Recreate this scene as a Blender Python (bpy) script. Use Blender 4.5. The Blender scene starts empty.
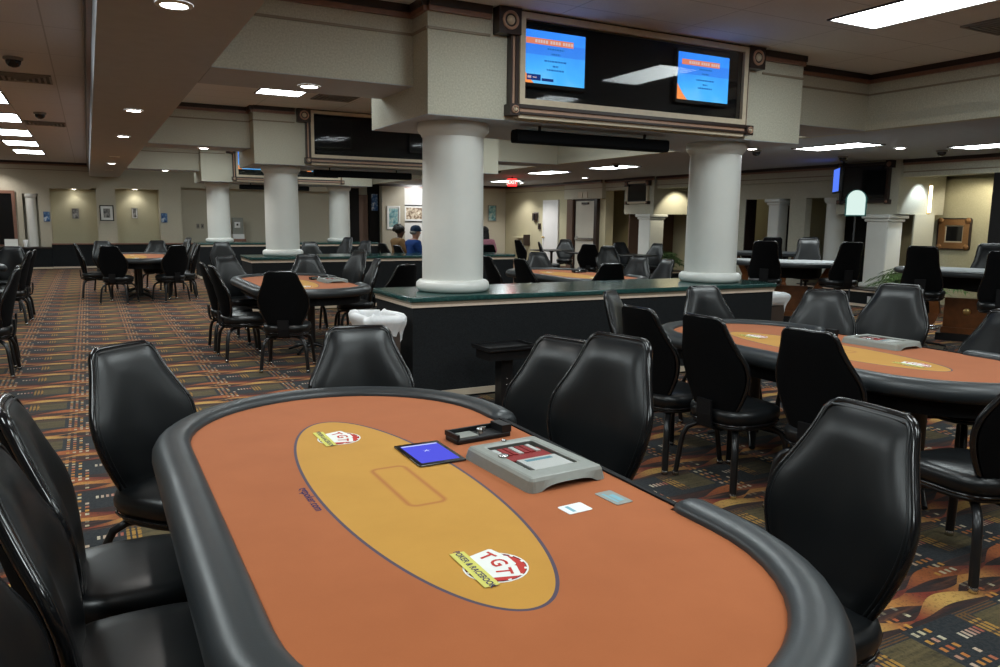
import bpy, math, random
from mathutils import Vector, Matrix, noise
R = random.Random(7)
PI = math.pi
C = bpy.context.scene.collection
sc = bpy.context.scene

# ------------------------------------------------------------------ node helpers
class NT:
    """small expression builder on a shader node tree"""
    def __init__(s, name):
        s.m = bpy.data.materials.new(name); s.m.use_nodes = True
        s.t = s.m.node_tree; s.t.nodes.clear()
        s.out = s.t.nodes.new('ShaderNodeOutputMaterial')
    def n(s, kind): return s.t.nodes.new(kind)
    def L(s, a, b): s.t.links.new(a, b)
    def put(s, sock, v):
        if hasattr(v, 'is_linked'): s.L(v, sock)
        elif isinstance(v, (tuple, list)): sock.default_value = tuple(v) + ((1,) if len(v) == 3 and len(sock.default_value) == 4 else ())
        else: sock.default_value = v
    def ma(s, op, a, b=0.0, c=0.0):
        q = s.n('ShaderNodeMath'); q.operation = op
        s.put(q.inputs[0], a); s.put(q.inputs[1], b); s.put(q.inputs[2], c)
        return q.outputs[0]
    def add(s, a, b): return s.ma('ADD', a, b)
    def sub(s, a, b): return s.ma('SUBTRACT', a, b)
    def mul(s, a, b): return s.ma('MULTIPLY', a, b)
    def gt(s, a, b): return s.ma('GREATER_THAN', a, b)
    def lt(s, a, b): return s.ma('LESS_THAN', a, b)
    def between(s, x, a, b): return s.mul(s.gt(x, a), s.lt(x, b))
    def mix(s, f, a, b):
        q = s.n('ShaderNodeMix'); q.data_type = 'RGBA'
        s.put(q.inputs[0], f); s.put(q.inputs[6], a); s.put(q.inputs[7], b)
        return q.outputs[2]
    def coord(s, which='Object'):
        q = s.n('ShaderNodeTexCoord'); x = s.n('ShaderNodeSeparateXYZ')
        s.L(q.outputs[which], x.inputs[0]); s.vec = q.outputs[which]
        return x.outputs[0], x.outputs[1], x.outputs[2]
    def noise(s, scale, detail=3.0, rough=0.5, vec=None):
        q = s.n('ShaderNodeTexNoise'); q.inputs['Scale'].default_value = scale
        q.inputs['Detail'].default_value = detail; q.inputs['Roughness'].default_value = rough
        if vec is None:
            tc = s.n('ShaderNodeTexCoord'); vec = tc.outputs['Object']
        s.L(vec, q.inputs['Vector'])
        return q.outputs['Fac']
    def ramp(s, f, stops):
        q = s.n('ShaderNodeValToRGB'); s.put(q.inputs[0], f)
        e = q.color_ramp.elements
        while len(e) < len(stops): e.new(0.5)
        for k, (p, c) in enumerate(stops):
            e[k].position = p; e[k].color = tuple(c) + (1,)
        return q.outputs[0]
    def bsdf(s, col, rough=0.6, spec=0.5, metal=0.0, bump=None, bs=0.2, bd=0.01, coat=0.0, sheen=0.0):
        b = s.n('ShaderNodeBsdfPrincipled')
        s.put(b.inputs['Base Color'], col); s.put(b.inputs['Roughness'], rough)
        s.put(b.inputs['Metallic'], metal); s.put(b.inputs['Specular IOR Level'], spec)
        s.put(b.inputs['Coat Weight'], coat)
        s.put(b.inputs['Sheen Weight'], sheen)
        if bump is not None:
            q = s.n('ShaderNodeBump'); q.inputs['Strength'].default_value = bs
            q.inputs['Distance'].default_value = bd
            s.L(bump, q.inputs['Height']); s.L(q.outputs[0], b.inputs['Normal'])
        s.L(b.outputs[0], s.out.inputs[0])
        return s.m
    def emit(s, col, strength):
        e = s.n('ShaderNodeEmission'); s.put(e.inputs[0], col); s.put(e.inputs[1], strength)
        s.L(e.outputs[0], s.out.inputs[0]); return s.m

def simple(name, col, rough=0.6, spec=0.5, metal=0.0, nscale=None, namt=0.15, bs=0.0, coat=0.0):
    t = NT(name)
    if nscale:
        f = t.noise(nscale, 4.0, 0.6)
        a = tuple(c * (1 - namt) for c in col); b = tuple(min(1, c * (1 + namt)) for c in col)
        cc = t.ramp(f, [(0.3, a), (0.7, b)])
        return t.bsdf(cc, rough, spec, metal, f if bs else None, bs, 0.004, coat)
    return t.bsdf(col, rough, spec, metal, coat=coat)

M = {}
M['leather'] = (lambda t: t.bsdf((.0055, .0065, .0075), t.ma('ADD', t.mul(t.noise(6, 3), .14), .27), .45, 0, t.noise(260, 3), .06, .002))(NT('black_leather'))
M['fabric'] = simple('black_woven_fabric', (.0032, .0034, .004), .9, .12, 0, 380, .4)
M['rim'] = simple('gloss_black_rim', (.008, .008, .009), .14, .6)
M['blackmetal'] = simple('black_painted_steel', (.010, .010, .011), .32, .5)
M['chrome'] = simple('worn_chrome', (.62, .62, .63), .22, .5, 1.0)
M['rail'] = (lambda t: t.bsdf((.026, .030, .033), t.ma('ADD', t.mul(t.noise(5, 3), .12), .33), .5, 0, t.noise(170, 3), .08, .002))(NT('padded_rail_vinyl'))
M['apron'] = simple('matt_black_apron', (.006, .006, .007), .65, .2)
M['column'] = simple('cream_gloss_column_paint', (.80, .805, .765), .28, .5, 0, 3, .03)
M['plaster'] = simple('soffit_paint', (.48, .505, .55), .85, .2, 0, 8, .04)
M['stripe'] = simple('pale_wood_stripe', (.74, .60, .48), .4, .5, 0, 12, .08)
M['green'] = (lambda t: t.bsdf(t.ramp(t.noise(38, 5, .7), [(.35, (.012, .042, .040)), (.6, (.026, .085, .078)), (.75, (.07, .14, .13))]), .12, .5))(NT('dark_green_stone'))
M['counterface'] = (lambda t: t.bsdf(t.ramp(t.noise(150, 4, .7), [(.35, (.005, .0057, .0065)), (.65, (.020, .0225, .025))]), .85, .2))(NT('charcoal_textured_panel'))
M['darktrim'] = simple('dark_brown_moulding', (.030, .017, .014), .35, .5)
M['redtrim'] = simple('reddish_wood_moulding', (.25, .125, .085), .35, .5, 0, 20, .12)
M['cream'] = simple('cream_frame', (.58, .49, .36), .4, .5, 0, 25, .07)
M['black'] = simple('matt_black', (.006, .006, .007), .5, .4)
M['blackpanel'] = simple('black_inner_panel', (.004, .0045, .006), .6, .3)
M['copper'] = simple('copper_moulding', (.42, .25, .17), .35, .5, 0, 20, .1)
M['cornice'] = simple('cornice_line', (.27, .22, .16), .5, .4)
M['greybox'] = simple('grey_plastic', (.25, .26, .235), .42, .5, 0, 40, .05)
M['white'] = simple('white_plastic', (.80, .82, .82), .45, .5)
M['palefelt'] = simple('pale_grey_felt', (.33, .35, .36), .7, .3)
M['paper'] = simple('white_paper', (.82, .83, .80), .8, .3)
M['wood'] = simple('reddish_brown_wood', (.20, .070, .022), .3, .5, 0, 9, .25)
M['brownbin'] = simple('brown_bin', (.07, .05, .04), .5, .4)
M['brass'] = simple('brass', (.80, .58, .25), .28, .5, 1.0)
M['gold'] = simple('gold_frame', (.30, .15, .06), .35, .5, .3, 60, .2)
M['baseb'] = simple('cream_base_strip', (.62, .52, .40), .4, .5)
M['jamb'] = simple('brown_door_jamb', (.14, .085, .06), .5, .4)
M['doorpaint'] = simple('pale_door_paint', (.60, .57, .49), .5, .4, 0, 3, .03)
M['whitedoor'] = simple('white_door_paint', (.74, .74, .74), .5, .4, 0, 3, .03)
M['fern'] = simple('fern_green', (.075, .13, .040), .6, .3, 0, 25, .5)
M['yellow'] = simple('logo_yellow', (.64, .60, .14), .75, .2)
M['navy'] = simple('logo_navy', (.035, .03, .10), .75, .2)
M['red'] = simple('logo_red', (.50, .045, .035), .75, .2)
M['maroon'] = simple('logo_maroon', (.13, .015, .03), .75, .2)
M['logowhite'] = simple('logo_white', (.80, .80, .76), .75, .2)
M['papertext'] = simple('light_blue_print', (.20, .42, .50), .7, .3)
M['redprint'] = simple('red_print', (.45, .06, .06), .6, .3)
M['skin1'] = simple('dark_skin', (.10, .05, .03), .5, .4)
M['skin2'] = simple('light_skin', (.42, .22, .15), .5, .4)
M['hair'] = simple('black_hair', (.010, .008, .007), .55, .4, 0, 90, .4)
M['tan'] = simple('tan_jacket', (.17, .095, .04), .85, .2, 0, 30, .2)
M['denim'] = simple('blue_jacket', (.014, .05, .20), .8, .2, 0, 30, .25)
M['cap'] = simple('navy_cap', (.015, .035, .075), .8, .2)
M['pink'] = simple('pink_top', (.48, .20, .26), .85, .2, 0, 30, .15)
M['trousers'] = simple('dark_trousers', (.015, .016, .022), .85, .2)
M['shadewall'] = simple('opening_shade', (.010, .009, .009), .8, .2)  # near-black panels imitate the shade inside openings
M['bagwhite'] = simple('white_plastic_bag', (.82, .84, .86), .38, .5, 0, 30, .04)
M['picblue'] = (lambda t: t.bsdf(t.ramp(t.noise(7, 4, .6), [(.35, (.03, .12, .16)), (.5, (.20, .42, .44)), (.65, (.55, .62, .55))]), .5))(NT('blue_green_print'))
M['picdark'] = (lambda t: t.bsdf(t.ramp(t.noise(9, 4, .6), [(.4, (.05, .05, .05)), (.6, (.35, .34, .32))]), .5))(NT('grey_print'))
M['picwarm'] = (lambda t: t.bsdf(t.ramp(t.noise(9, 4, .6), [(.4, (.16, .10, .06)), (.55, (.62, .52, .38)), (.7, (.8, .76, .66))]), .5))(NT('warm_print'))
M['signblue'] = (lambda t: t.bsdf(t.ramp(t.noise(8, 3, .5), [(.42, (.02, .07, .22)), (.55, (.10, .22, .42)), (.62, (.6, .65, .7))]), .5))(NT('blue_notice_print'))
M['mirrorglass'] = simple('mirror_glass', (.30, .32, .33), .05, .5, 1.0)
M['louver'] = simple('vent_grey', (.25, .23, .21), .5, .4)

def wallpaper(name, a, b, vs=1.0):
    t = NT(name)
    f = t.noise(70 * vs, 3, .6); g = t.noise(2.0, 2, .5)
    c = t.ramp(f, [(.36, a), (.66, b)])
    c = t.mix(t.mul(g, .12), c, (a[0] * .8, a[1] * .8, a[2] * .78))
    return t.bsdf(c, .75, .25, 0, f, .15, .003)
M['wallpaper'] = wallpaper('mottled_beige_wallpaper', (.47, .45, .36), (.61, .59, .49))
M['wallfar'] = wallpaper('pale_beige_wall', (.50, .46, .36), (.56, .52, .42))
M['wallwhite'] = simple('white_wall_paint', (.78, .78, .76), .8, .2, 0, 4, .03)
M['wallyellow'] = wallpaper('yellow_beige_wall', (.46, .425, .28), (.55, .51, .36))

def ceiling_tiles(name, col, sx, sy, ox, oy):
    t = NT(name); x, y, z = t.coord()
    fx = t.ma('FRACT', t.ma('DIVIDE', t.sub(x, ox), sx)); fy = t.ma('FRACT', t.ma('DIVIDE', t.sub(y, oy), sy))
    e = .012
    line = t.ma('MAXIMUM', t.lt(fx, e / sx * 1.0), t.lt(fy, e / sy))
    sp = t.noise(120, 3, .7, t.vec)
    c = t.ramp(sp, [(.3, tuple(k * .9 for k in col)), (.6, col)])
    c = t.mix(line, c, tuple(k * .68 for k in col))
    return t.bsdf(c, .9, .1)
M['tiles'] = ceiling_tiles('acoustic_tiles', (.80, .80, .80), 1.22, .61, .0, .05)
M['tiles_left'] = ceiling_tiles('acoustic_tiles_aisle', (.74, .74, .78), .61, 1.22, -.23, .0)

LIGHT = 17.0
def diffuser():
    t = NT('troffer_diffuser'); x, y, z = t.coord()
    gx = t.ma('ABSOLUTE', t.sub(t.ma('FRACT', t.mul(x, 10.0)), .5)); gy = t.ma('ABSOLUTE', t.sub(t.ma('FRACT', t.mul(y, 10.0)), .5))
    s = t.sub(1.0, t.mul(t.gt(t.ma('MAXIMUM', gx, gy), .44), .35))
    return t.emit((.90, .995, 1.0), t.mul(s, LIGHT))
M['led'] = diffuser()
M['lamp'] = NT('downlight_lens').emit((1.0, .95, .88), 22)
M['exitred'] = NT('exit_red_glow').emit((1.0, .03, .03), 3.2)
M['exitback'] = NT('exit_letters_glow').emit((1.0, .45, .40), 3.0)
M['lampsign'] = NT('lit_white_sign').emit((.80, 1.0, .93), .80)
M['edgeglow'] = NT('lit_edge_glow').emit((1.0, .90, .62), 5)  # glow that stands in for brightly lit wall edges
M['bluescreen'] = NT('tablet_screen_glow').emit((.12, .13, .95), .75)
M['bluewhite'] = NT('tablet_text_glow').emit((.6, .68, 1.0), 1.0)
M['tvblue'] = NT('tv_side_glow').emit((.10, .22, 1.0), .9)

def tvscreen():
    t = NT('television_picture'); x, y, z = t.coord()
    # object space: x right, z up, centred, about .70 x .52
    base = t.ramp(t.add(t.mul(t.noise(2.2, 2, .5, t.vec), .5), t.mul(t.sub(.3, z), .5)), [(.2, (.03, .20, 1.0)), (.5, (.07, .45, 1.0)), (.72, (.30, .74, 1.0))])
    band = t.between(z, .02, .12)
    base = t.mix(t.mul(band, .55), base, (.04, .16, .75))
    # orange swoosh low in the corner
    d = t.ma('SQRT', t.add(t.ma('POWER', t.ma('ABSOLUTE', t.sub(x, .25)), 2.0), t.ma('POWER', t.ma('ABSOLUTE', t.sub(z, .30)), 2.0)))
    sw = t.gt(d, .685)
    base = t.mix(sw, base, (.95, .30, .08))
    return t.emit(base, 1.25)
M['tv'] = tvscreen()
M['tvorange'] = NT('tv_orange_bar').emit((.90, .28, .16), .9)
M['tvtext'] = NT('tv_pale_print').emit((.85, .62, .60), .9)
M['tvdark'] = NT('tv_dark_print').emit((.02, .06, .30), .7)
M['tvmid'] = NT('tv_small_print').emit((.03, .20, .62), .8)

def panes():
    t = NT('smoked_glass')
    a = t.n('ShaderNodeBsdfTransparent'); a.inputs[0].default_value = (.80, .80, .80, 1)
    g = t.n('ShaderNodeBsdfGlossy'); g.inputs['Roughness'].default_value = .03; g.inputs[0].default_value = (1, 1, 1, 1)
    f = t.n('ShaderNodeFresnel'); f.inputs[0].default_value = 1.45
    m = t.n('ShaderNodeMixShader'); t.L(t.mul(f.outputs[0], .24), m.inputs[0]); t.L(a.outputs[0], m.inputs[1]); t.L(g.outputs[0], m.inputs[2])
    t.L(m.outputs[0], t.out.inputs[0]); return t.m
M['glass'] = panes()

def felt():
    t = NT('orange_printed_felt'); x, y, z = t.coord()
    n1 = t.noise(5, 4, .6, t.vec); n2 = t.noise(240, 2, .5, t.vec)
    org = t.ramp(t.add(t.mul(n1, .8), t.mul(n2, .25)), [(.25, (.345, .096, .027)), (.75, (.40, .116, .035))])
    yel = t.ramp(t.add(t.mul(n1, .8), t.mul(n2, .25)), [(.25, (.475, .232, .034)), (.75, (.54, .27, .043))])
    ex = t.ma('DIVIDE', t.add(x, .055), .235); ey = t.ma('DIVIDE', y, .805)
    e = t.ma('SQRT', t.add(t.mul(ex, ex), t.mul(ey, ey)))
    c = t.mix(t.lt(e, 1.0), org, yel)
    # keep the outline about 8 mm wide everywhere
    gx = t.ma('DIVIDE', ex, .235); gy = t.ma('DIVIDE', ey, .805)
    gl = t.ma('DIVIDE', t.ma('SQRT', t.add(t.mul(gx, gx), t.mul(gy, gy))), e)
    dist = t.ma('ABSOLUTE', t.ma('DIVIDE', t.sub(e, 1.0), gl))
    c = t.mix(t.lt(dist, .0045), c, (.075, .055, .085))
    # soft rounded rectangle printed before the dealer
    qx = t.ma('MAXIMUM', t.sub(t.ma('ABSOLUTE', t.add(x, .024)), .030), 0.0)
    qy = t.ma('MAXIMUM', t.sub(t.ma('ABSOLUTE', t.sub(y, .005)), .150), 0.0)
    d = t.sub(t.ma('SQRT', t.add(t.mul(qx, qx), t.mul(qy, qy))), .024)
    edge = t.ma('SMOOTH_MIN', 1.0, t.ma('MAXIMUM', t.sub(1.0, t.mul(t.ma('ABSOLUTE', d), 80.0)), 0.0), .05)
    c = t.mix(t.mul(edge, .8), c, (.36, .105, .028))
    return t.bsdf(c, .92, .15, 0, n2, .08, .001, 0, .15)
M['felt'] = felt()

def carpet():
    t = NT('patterned_casino_carpet'); x, y, z = t.coord()
    n = t.noise(60, 2, .6, t.vec); big = t.noise(1.1, 2, .5, t.vec)
    PX, PY = .58, .615
    u0 = t.ma('DIVIDE', t.add(x, .225), PX); v0 = t.ma('DIVIDE', t.add(y, .46), PY)
    u = t.ma('FRACT', u0); v = t.ma('FRACT', v0)
    iu = t.ma('FLOOR', u0); iv = t.ma('FLOOR', v0)
    def hsh(a, b, s):
        return t.ma('FRACT', t.mul(t.ma('SINE', t.add(t.add(t.mul(a, 12.9898), t.mul(b, 78.233)), s)), 43758.5453))
    c = t.mix(t.gt(n, .5), (.016, .020, .024), (.030, .034, .038))
    # streaky warm band that runs across the aisle
    mp = t.n('ShaderNodeVectorMath'); mp.operation = 'MULTIPLY'; t.L(t.vec, mp.inputs[0]); mp.inputs[1].default_value = (3.2, 34.0, 1.0)
    st = t.noise(1.0, 3, .55, mp.outputs[0])
    band = t.between(v, .47, .97)
    c = t.mix(band, c, t.ramp(st, [(.34, (.014, .014, .015)), (.52, (.040, .017, .014)), (.64, (.095, .036, .020)), (.78, (.17, .09, .04))]))
    # olive block with parallel brown and gold rules on two sides
    ob = t.mul(t.between(u, .64, .97), t.between(v, .06, .40))
    ol = t.ramp(t.add(t.mul(n, .5), t.mul(st, .5)), [(.35, (.040, .034, .016)), (.5, (.10, .075, .032)), (.65, (.17, .13, .06))])
    c = t.mix(ob, c, ol)
    rules = t.mul(t.between(u, .52, .64), t.mul(t.between(v, .06, .44), t.gt(t.ma('FRACT', t.mul(u, 24.0)), .5)))
    c = t.mix(rules, c, (.15, .075, .020))
    rules2 = t.mul(t.between(u, .52, .97), t.mul(t.between(v, .40, .47), t.gt(t.ma('FRACT', t.mul(v, 40.0)), .5)))
    c = t.mix(rules2, c, (.13, .06, .018))
    gold = t.mul(t.between(u, .52, .65), t.mul(t.between(v, .14, .36), t.mul(t.gt(t.ma('FRACT', t.mul(u, 22.0)), .35), t.lt(t.ma('FRACT', t.mul(v, 9.0)), .8))))
    c = t.mix(gold, c, (.40, .22, .045))
    # flame ribbons running across the aisle
    for k, (vc, amp, ph, wid, ca, cb) in enumerate([
            (.70, .055, 0.0, .085, (.22, .030, .016), (.56, .25, .06)),
            (.85, .045, 1.9, .070, (.13, .018, .013), (.42, .12, .033)),
            (.57, .050, 3.6, .060, (.24, .040, .018), (.64, .38, .10))]):
        ang = t.add(t.mul(u, 2 * PI), ph)
        cen = t.add(vc, t.mul(t.ma('SINE', ang), amp))
        ww = t.add(.008, t.mul(t.ma('POWER', t.ma('ABSOLUTE', t.ma('SINE', t.add(t.mul(u, PI), ph * .7))), 1.2), wid))
        m = t.lt(t.ma('ABSOLUTE', t.sub(v, cen)), ww)
        g = t.ma('FRACT', t.add(t.mul(u, 1.0), .21 * k + .35))
        col = t.mix(t.ma('POWER', t.ma('ABSOLUTE', t.ma('SINE', t.mul(g, PI))), 2.0), ca, cb)
        c = t.mix(t.mul(m, .9), c, col)
    # columns of small squares
    du = t.mul(u, 4 / .26); dv = t.mul(v, 11.0)
    cell = t.mul(t.between(t.ma('FRACT', du), .22, .72), t.between(t.ma('FRACT', dv), .25, .78))
    h = hsh(t.ma('FLOOR', du), t.add(t.ma('FLOOR', dv), 0.0), 1.3)
    dots = t.mul(t.mul(t.lt(u, .26), cell), t.mul(t.gt(h, .28), t.ma('SUBTRACT', 1.0, t.mul(t.between(v, .60, .82), .75))))
    dc = t.ramp(t.ma('FRACT', t.mul(h, 7.13)), [(.0, (.52, .43, .26)), (.4, (.66, .61, .46)), (.55, (.40, .09, .03)), (.9, (.55, .27, .05))])
    c = t.mix(dots, c, dc)
    # one row of squares fading to red
    du2 = t.mul(t.sub(u, .29), 5 / .22)
    row = t.mul(t.between(u, .29, .51), t.mul(t.between(v, .24, .31), t.between(t.ma('FRACT', du2), .2, .75)))
    c = t.mix(row, c, t.mix(t.ma('DIVIDE', t.sub(u, .29), .22), (.62, .56, .42), (.36, .06, .03)))
    c = t.mix(t.mul(t.gt(n, .58), .35), c, (.02, .016, .014))
    c = t.mix(t.add(.12, t.mul(big, .15)), c, (.012, .011, .011))
    return t.bsdf(c, .95, .1, 0, n, .3, .004, 0, .10)
M['carpet'] = carpet()

# ------------------------------------------------------------------ mesh helpers
class MB:
    def __init__(s): s.v = []; s.f = []; s.mi = []; s.sm = []
    def add(s, vs, fs, mi=0, sm=False):
        b = len(s.v); s.v += [tuple(p) for p in vs]
        for f in fs:
            s.f.append(tuple(b + i for i in f)); s.mi.append(mi); s.sm.append(sm)
        return s
    def box(s, x0, x1, y0, y1, z0, z1, mi=0):
        vs = [(x0, y0, z0), (x1, y0, z0), (x1, y1, z0), (x0, y1, z0), (x0, y0, z1), (x1, y0, z1), (x1, y1, z1), (x0, y1, z1)]
        return s.add(vs, [(3, 2, 1, 0), (4, 5, 6, 7), (0, 1, 5, 4), (1, 2, 6, 5), (2, 3, 7, 6), (3, 0, 4, 7)], mi)
    def loft(s, rings, mi=0, sm=True, caps=True, closed=True):
        n = len(rings[0]); vs = [p for r in rings for p in r]; fs = []
        for a in range(len(rings) - 1):
            for k in range(n if closed else n - 1):
                q = (k + 1) % n
                fs.append((a * n + k, a * n + q, (a + 1) * n + q, (a + 1) * n + k))
        s.add(vs, fs, mi, sm)
        if caps and closed:
            s.add(rings[0], [tuple(reversed(range(n)))], mi, False)
            s.add(rings[-1], [tuple(range(n))], mi, False)
        return s
    def slab(s, poly, z0, z1, c=0.0, mi=0, sm=False):
        """poly(inset) -> list of (x, y); chamfered top and bottom"""
        if c <= 0: return s.loft([[(x, y, z) for x, y in poly(0)] for z in (z0, z1)], mi, sm)
        rs = []
        for z, i in ((z0, c), (z0 + c * .3, c * .3), (z0 + c, 0), (z1 - c, 0), (z1 - c * .3, c * .3), (z1, c)):
            rs.append([(x, y, z) for x, y in poly(i)])
        return s.loft(rs, mi, True)
    def tube(s, pts, r, n=8, mi=0, flat=1.0, caps=True):
        P = [Vector(p) for p in pts]; rings = []; rr = r if isinstance(r, (list, tuple)) else [r] * len(P)
        up = Vector((0, 0, 1)); last = None
        for i, p in enumerate(P):
            t = (P[min(i + 1, len(P) - 1)] - P[max(i - 1, 0)]).normalized()
            if last is None:
                a = t.cross(up)
                if a.length < 1e-3: a = t.cross(Vector((1, 0, 0)))
                a.normalize()
            else:
                a = (last - t * last.dot(t)).normalized()
            last = a; b = t.cross(a)
            rings.append([tuple(p + (a * math.cos(2 * PI * k / n) + b * math.sin(2 * PI * k / n) * flat) * rr[i]) for k in range(n)])
        return s.loft(rings, mi, True, caps)
    def lathe(s, prof, n=24, cx=0, cy=0, mi=0, sm=True, caps=True):
        return s.loft([[(cx + r * math.cos(2 * PI * k / n), cy + r * math.sin(2 * PI * k / n), z) for k in range(n)] for r, z in prof], mi, sm, caps)
    def ell(s, c, r, n=16, m=10, mi=0):
        rings = []
        for a in range(1, m):
            th = PI * a / m
            rings.append([(c[0] + r[0] * math.sin(th) * math.cos(2 * PI * k / n), c[1] + r[1] * math.sin(th) * math.sin(2 * PI * k / n), c[2] - r[2] * math.cos(th)) for k in range(n)])
        return s.loft(rings, mi, True)
    def grid(s, rows, mi=0, sm=True, flip=False):
        n = len(rows[0]); vs = [p for r in rows for p in r]; fs = []
        for a in range(len(rows) - 1):
            for k in range(n - 1):
                f = (a * n + k, a * n + k + 1, (a + 1) * n + k + 1, (a + 1) * n + k)
                fs.append(f[::-1] if flip else f)
        return s.add(vs, fs, mi, sm)
    def poly(s, pts, mi=0): return s.add(pts, [tuple(range(len(pts)))], mi)
    def build(s, name, mats, parent=None, loc=None):
        me = bpy.data.meshes.new(name); me.from_pydata(s.v, [], s.f); me.update()
        for m in (mats if isinstance(mats, (list, tuple)) else [mats]): me.materials.append(M[m] if isinstance(m, str) else m)
        me.polygons.foreach_set('material_index', s.mi); me.polygons.foreach_set('use_smooth', s.sm)
        o = bpy.data.objects.new(name, me); C.objects.link(o)
        if parent is not None: o.parent = parent
        if loc is not None: o.location = loc
        return o

def rrect(x0, x1, y0, y1, r, n=5):
    def f(i=0.0):
        a0, a1, b0, b1 = x0 + i, x1 - i, y0 + i, y1 - i; q = max(r - i, 1e-4); out = []
        for cx, cy, st in ((a1 - q, b1 - q, 0), (a0 + q, b1 - q, PI / 2), (a0 + q, b0 + q, PI), (a1 - q, b0 + q, 1.5 * PI)):
            for k in range(n + 1):
                t = st + PI / 2 * k / n; out.append((cx + q * math.cos(t), cy + q * math.sin(t)))
        return out
    return f
def circ(cx, cy, r, n=24):
    return lambda i=0.0: [(cx + (r - i) * math.cos(2 * PI * k / n), cy + (r - i) * math.sin(2 * PI * k / n)) for k in range(n)]
def stadium(r, h, n=16):
    """long axis Y"""
    def f(i=0.0):
        q = r - i
        return [(q * math.cos(PI * k / n), h + q * math.sin(PI * k / n)) for k in range(n + 1)] + [(q * math.cos(PI + PI * k / n), -h + q * math.sin(PI + PI * k / n)) for k in range(n + 1)]
    return f
def interp(cp, v):
    for k in range(len(cp) - 1):
        if v <= cp[k + 1][0]:
            a, b = cp[k], cp[k + 1]; t = (v - a[0]) / (b[0] - a[0])
            p0 = cp[k - 1] if k else a; p3 = cp[k + 2] if k + 2 < len(cp) else b
            m1 = (b[1] - p0[1]) / (b[0] - p0[0]) * (b[0] - a[0]); m2 = (p3[1] - a[1]) / (p3[0] - a[0]) * (b[0] - a[0])
            return (2 * t**3 - 3 * t**2 + 1) * a[1] + (t**3 - 2 * t**2 + t) * m1 + (-2 * t**3 + 3 * t**2) * b[1] + (t**3 - t**2) * m2
    return cp[-1][1]

def thing(name, label, cat, loc=(0, 0, 0), rz=0.0, group=None):
    o = bpy.data.objects.new(name, None); o.empty_display_size = .1; C.objects.link(o)
    o.location = loc; o.rotation_euler = (0, 0, rz)
    return tag(o, label, cat, group)
def tag(o, label, cat, group=None):
    o['label'] = label; o['category'] = cat; o['kind'] = 'thing'
    if group: o['group'] = group
    return o
def struct(o): o['kind'] = 'structure'; return o
def dup(root, loc, rz, label, group=None):
    r = root.copy(); C.objects.link(r); r.location = loc; r.rotation_euler = (0, 0, rz); r['label'] = label
    if group: r['group'] = group
    for ch in list(root.children):
        c = ch.copy(); C.objects.link(c); c.parent = r
        for g in list(ch.children):
            d = g.copy(); C.objects.link(d); d.parent = c
    return r

_tc = {}
def text_geo(txt, size):
    """letter polygons centred on the origin, in the XY plane"""
    k = (txt, size)
    if k not in _tc:
        cu = bpy.data.curves.new('lettering', 'FONT'); cu.body = txt; cu.size = size; cu.align_x = 'CENTER'; cu.align_y = 'CENTER'
        cu.resolution_u = 3; cu.offset = size * .02
        o = bpy.data.objects.new('lettering', cu); C.objects.link(o)
        bpy.context.view_layer.update()
        me = o.evaluated_get(bpy.context.evaluated_depsgraph_get()).to_mesh()
        _tc[k] = ([tuple(v.co) for v in me.vertices], [tuple(p.vertices) for p in me.polygons])
        o.evaluated_get(bpy.context.evaluated_depsgraph_get()).to_mesh_clear()
        bpy.data.objects.remove(o); bpy.data.curves.remove(cu)
    return _tc[k]
EXPOSURE = 0.16
# ------------------------------------------------------------------ the room shell
ZC, ZL, ZA, ZR = 3.295, 2.66, 3.03, 2.73            # coffers, low soffits, aisle ceiling
YN, YF = -5.0, 26.1
BE = [6.25, 13.15, 20.35]                 # cross beams start here
def sbox(name, x0, x1, y0, y1, z0, z1, mat):
    cx, cy = (x0 + x1) / 2, (y0 + y1) / 2
    return struct(MB().box(x0 - cx, x1 - cx, y0 - cy, y1 - cy, z0, z1).build(name, mat, None, (cx, cy, 0)))
struct(MB().box(-5, 15.2, YN, YF + .2, -.1, 0).build('floor', 'carpet'))
struct(MB().box(-5, .11, YN, YF, ZA, ZA + .1).build('ceiling_aisle', 'tiles_left'))
struct(MB().box(.88, 8.3, YN, YF, ZC, ZC + .1).build('ceiling_coffered', 'tiles'))
struct(MB().box(8.3, 15.2, YN, YF, ZR, ZR + .1).build('ceiling_low', 'plaster'))
sbox('ceiling_soffit', .11, .88, YN, YF, ZL, ZC + .1, 'plaster')
for y in BE: sbox('ceiling_beam', .88, 8.3, y, y + .8, ZL, ZC, 'wallpaper')
sbox('ceiling_coffer_side', 8.3, 8.42, YN, YF, ZL, ZC + .1, 'wallpaper')
sbox('wall_left', -5.2, -5, YN, YF, 0, 3.2, 'wallfar')
sbox('wall_near', -5.2, 15.2, YN - .2, YN, 0, 3.4, 'wallfar')
sbox('wall_far', -5.2, 15.2, YF, YF + .2, 0, 3.4, 'wallfar')
sbox('wall_right', 15.0, 15.2, YN, YF, 0, 3.0, 'wallyellow')
# thin painted linings under the beams so that their undersides are plain
for y in BE: sbox('ceiling_beam_lining', .88, 8.3, y, y + .8, ZL - .006, ZL - .001, 'plaster')

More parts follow.
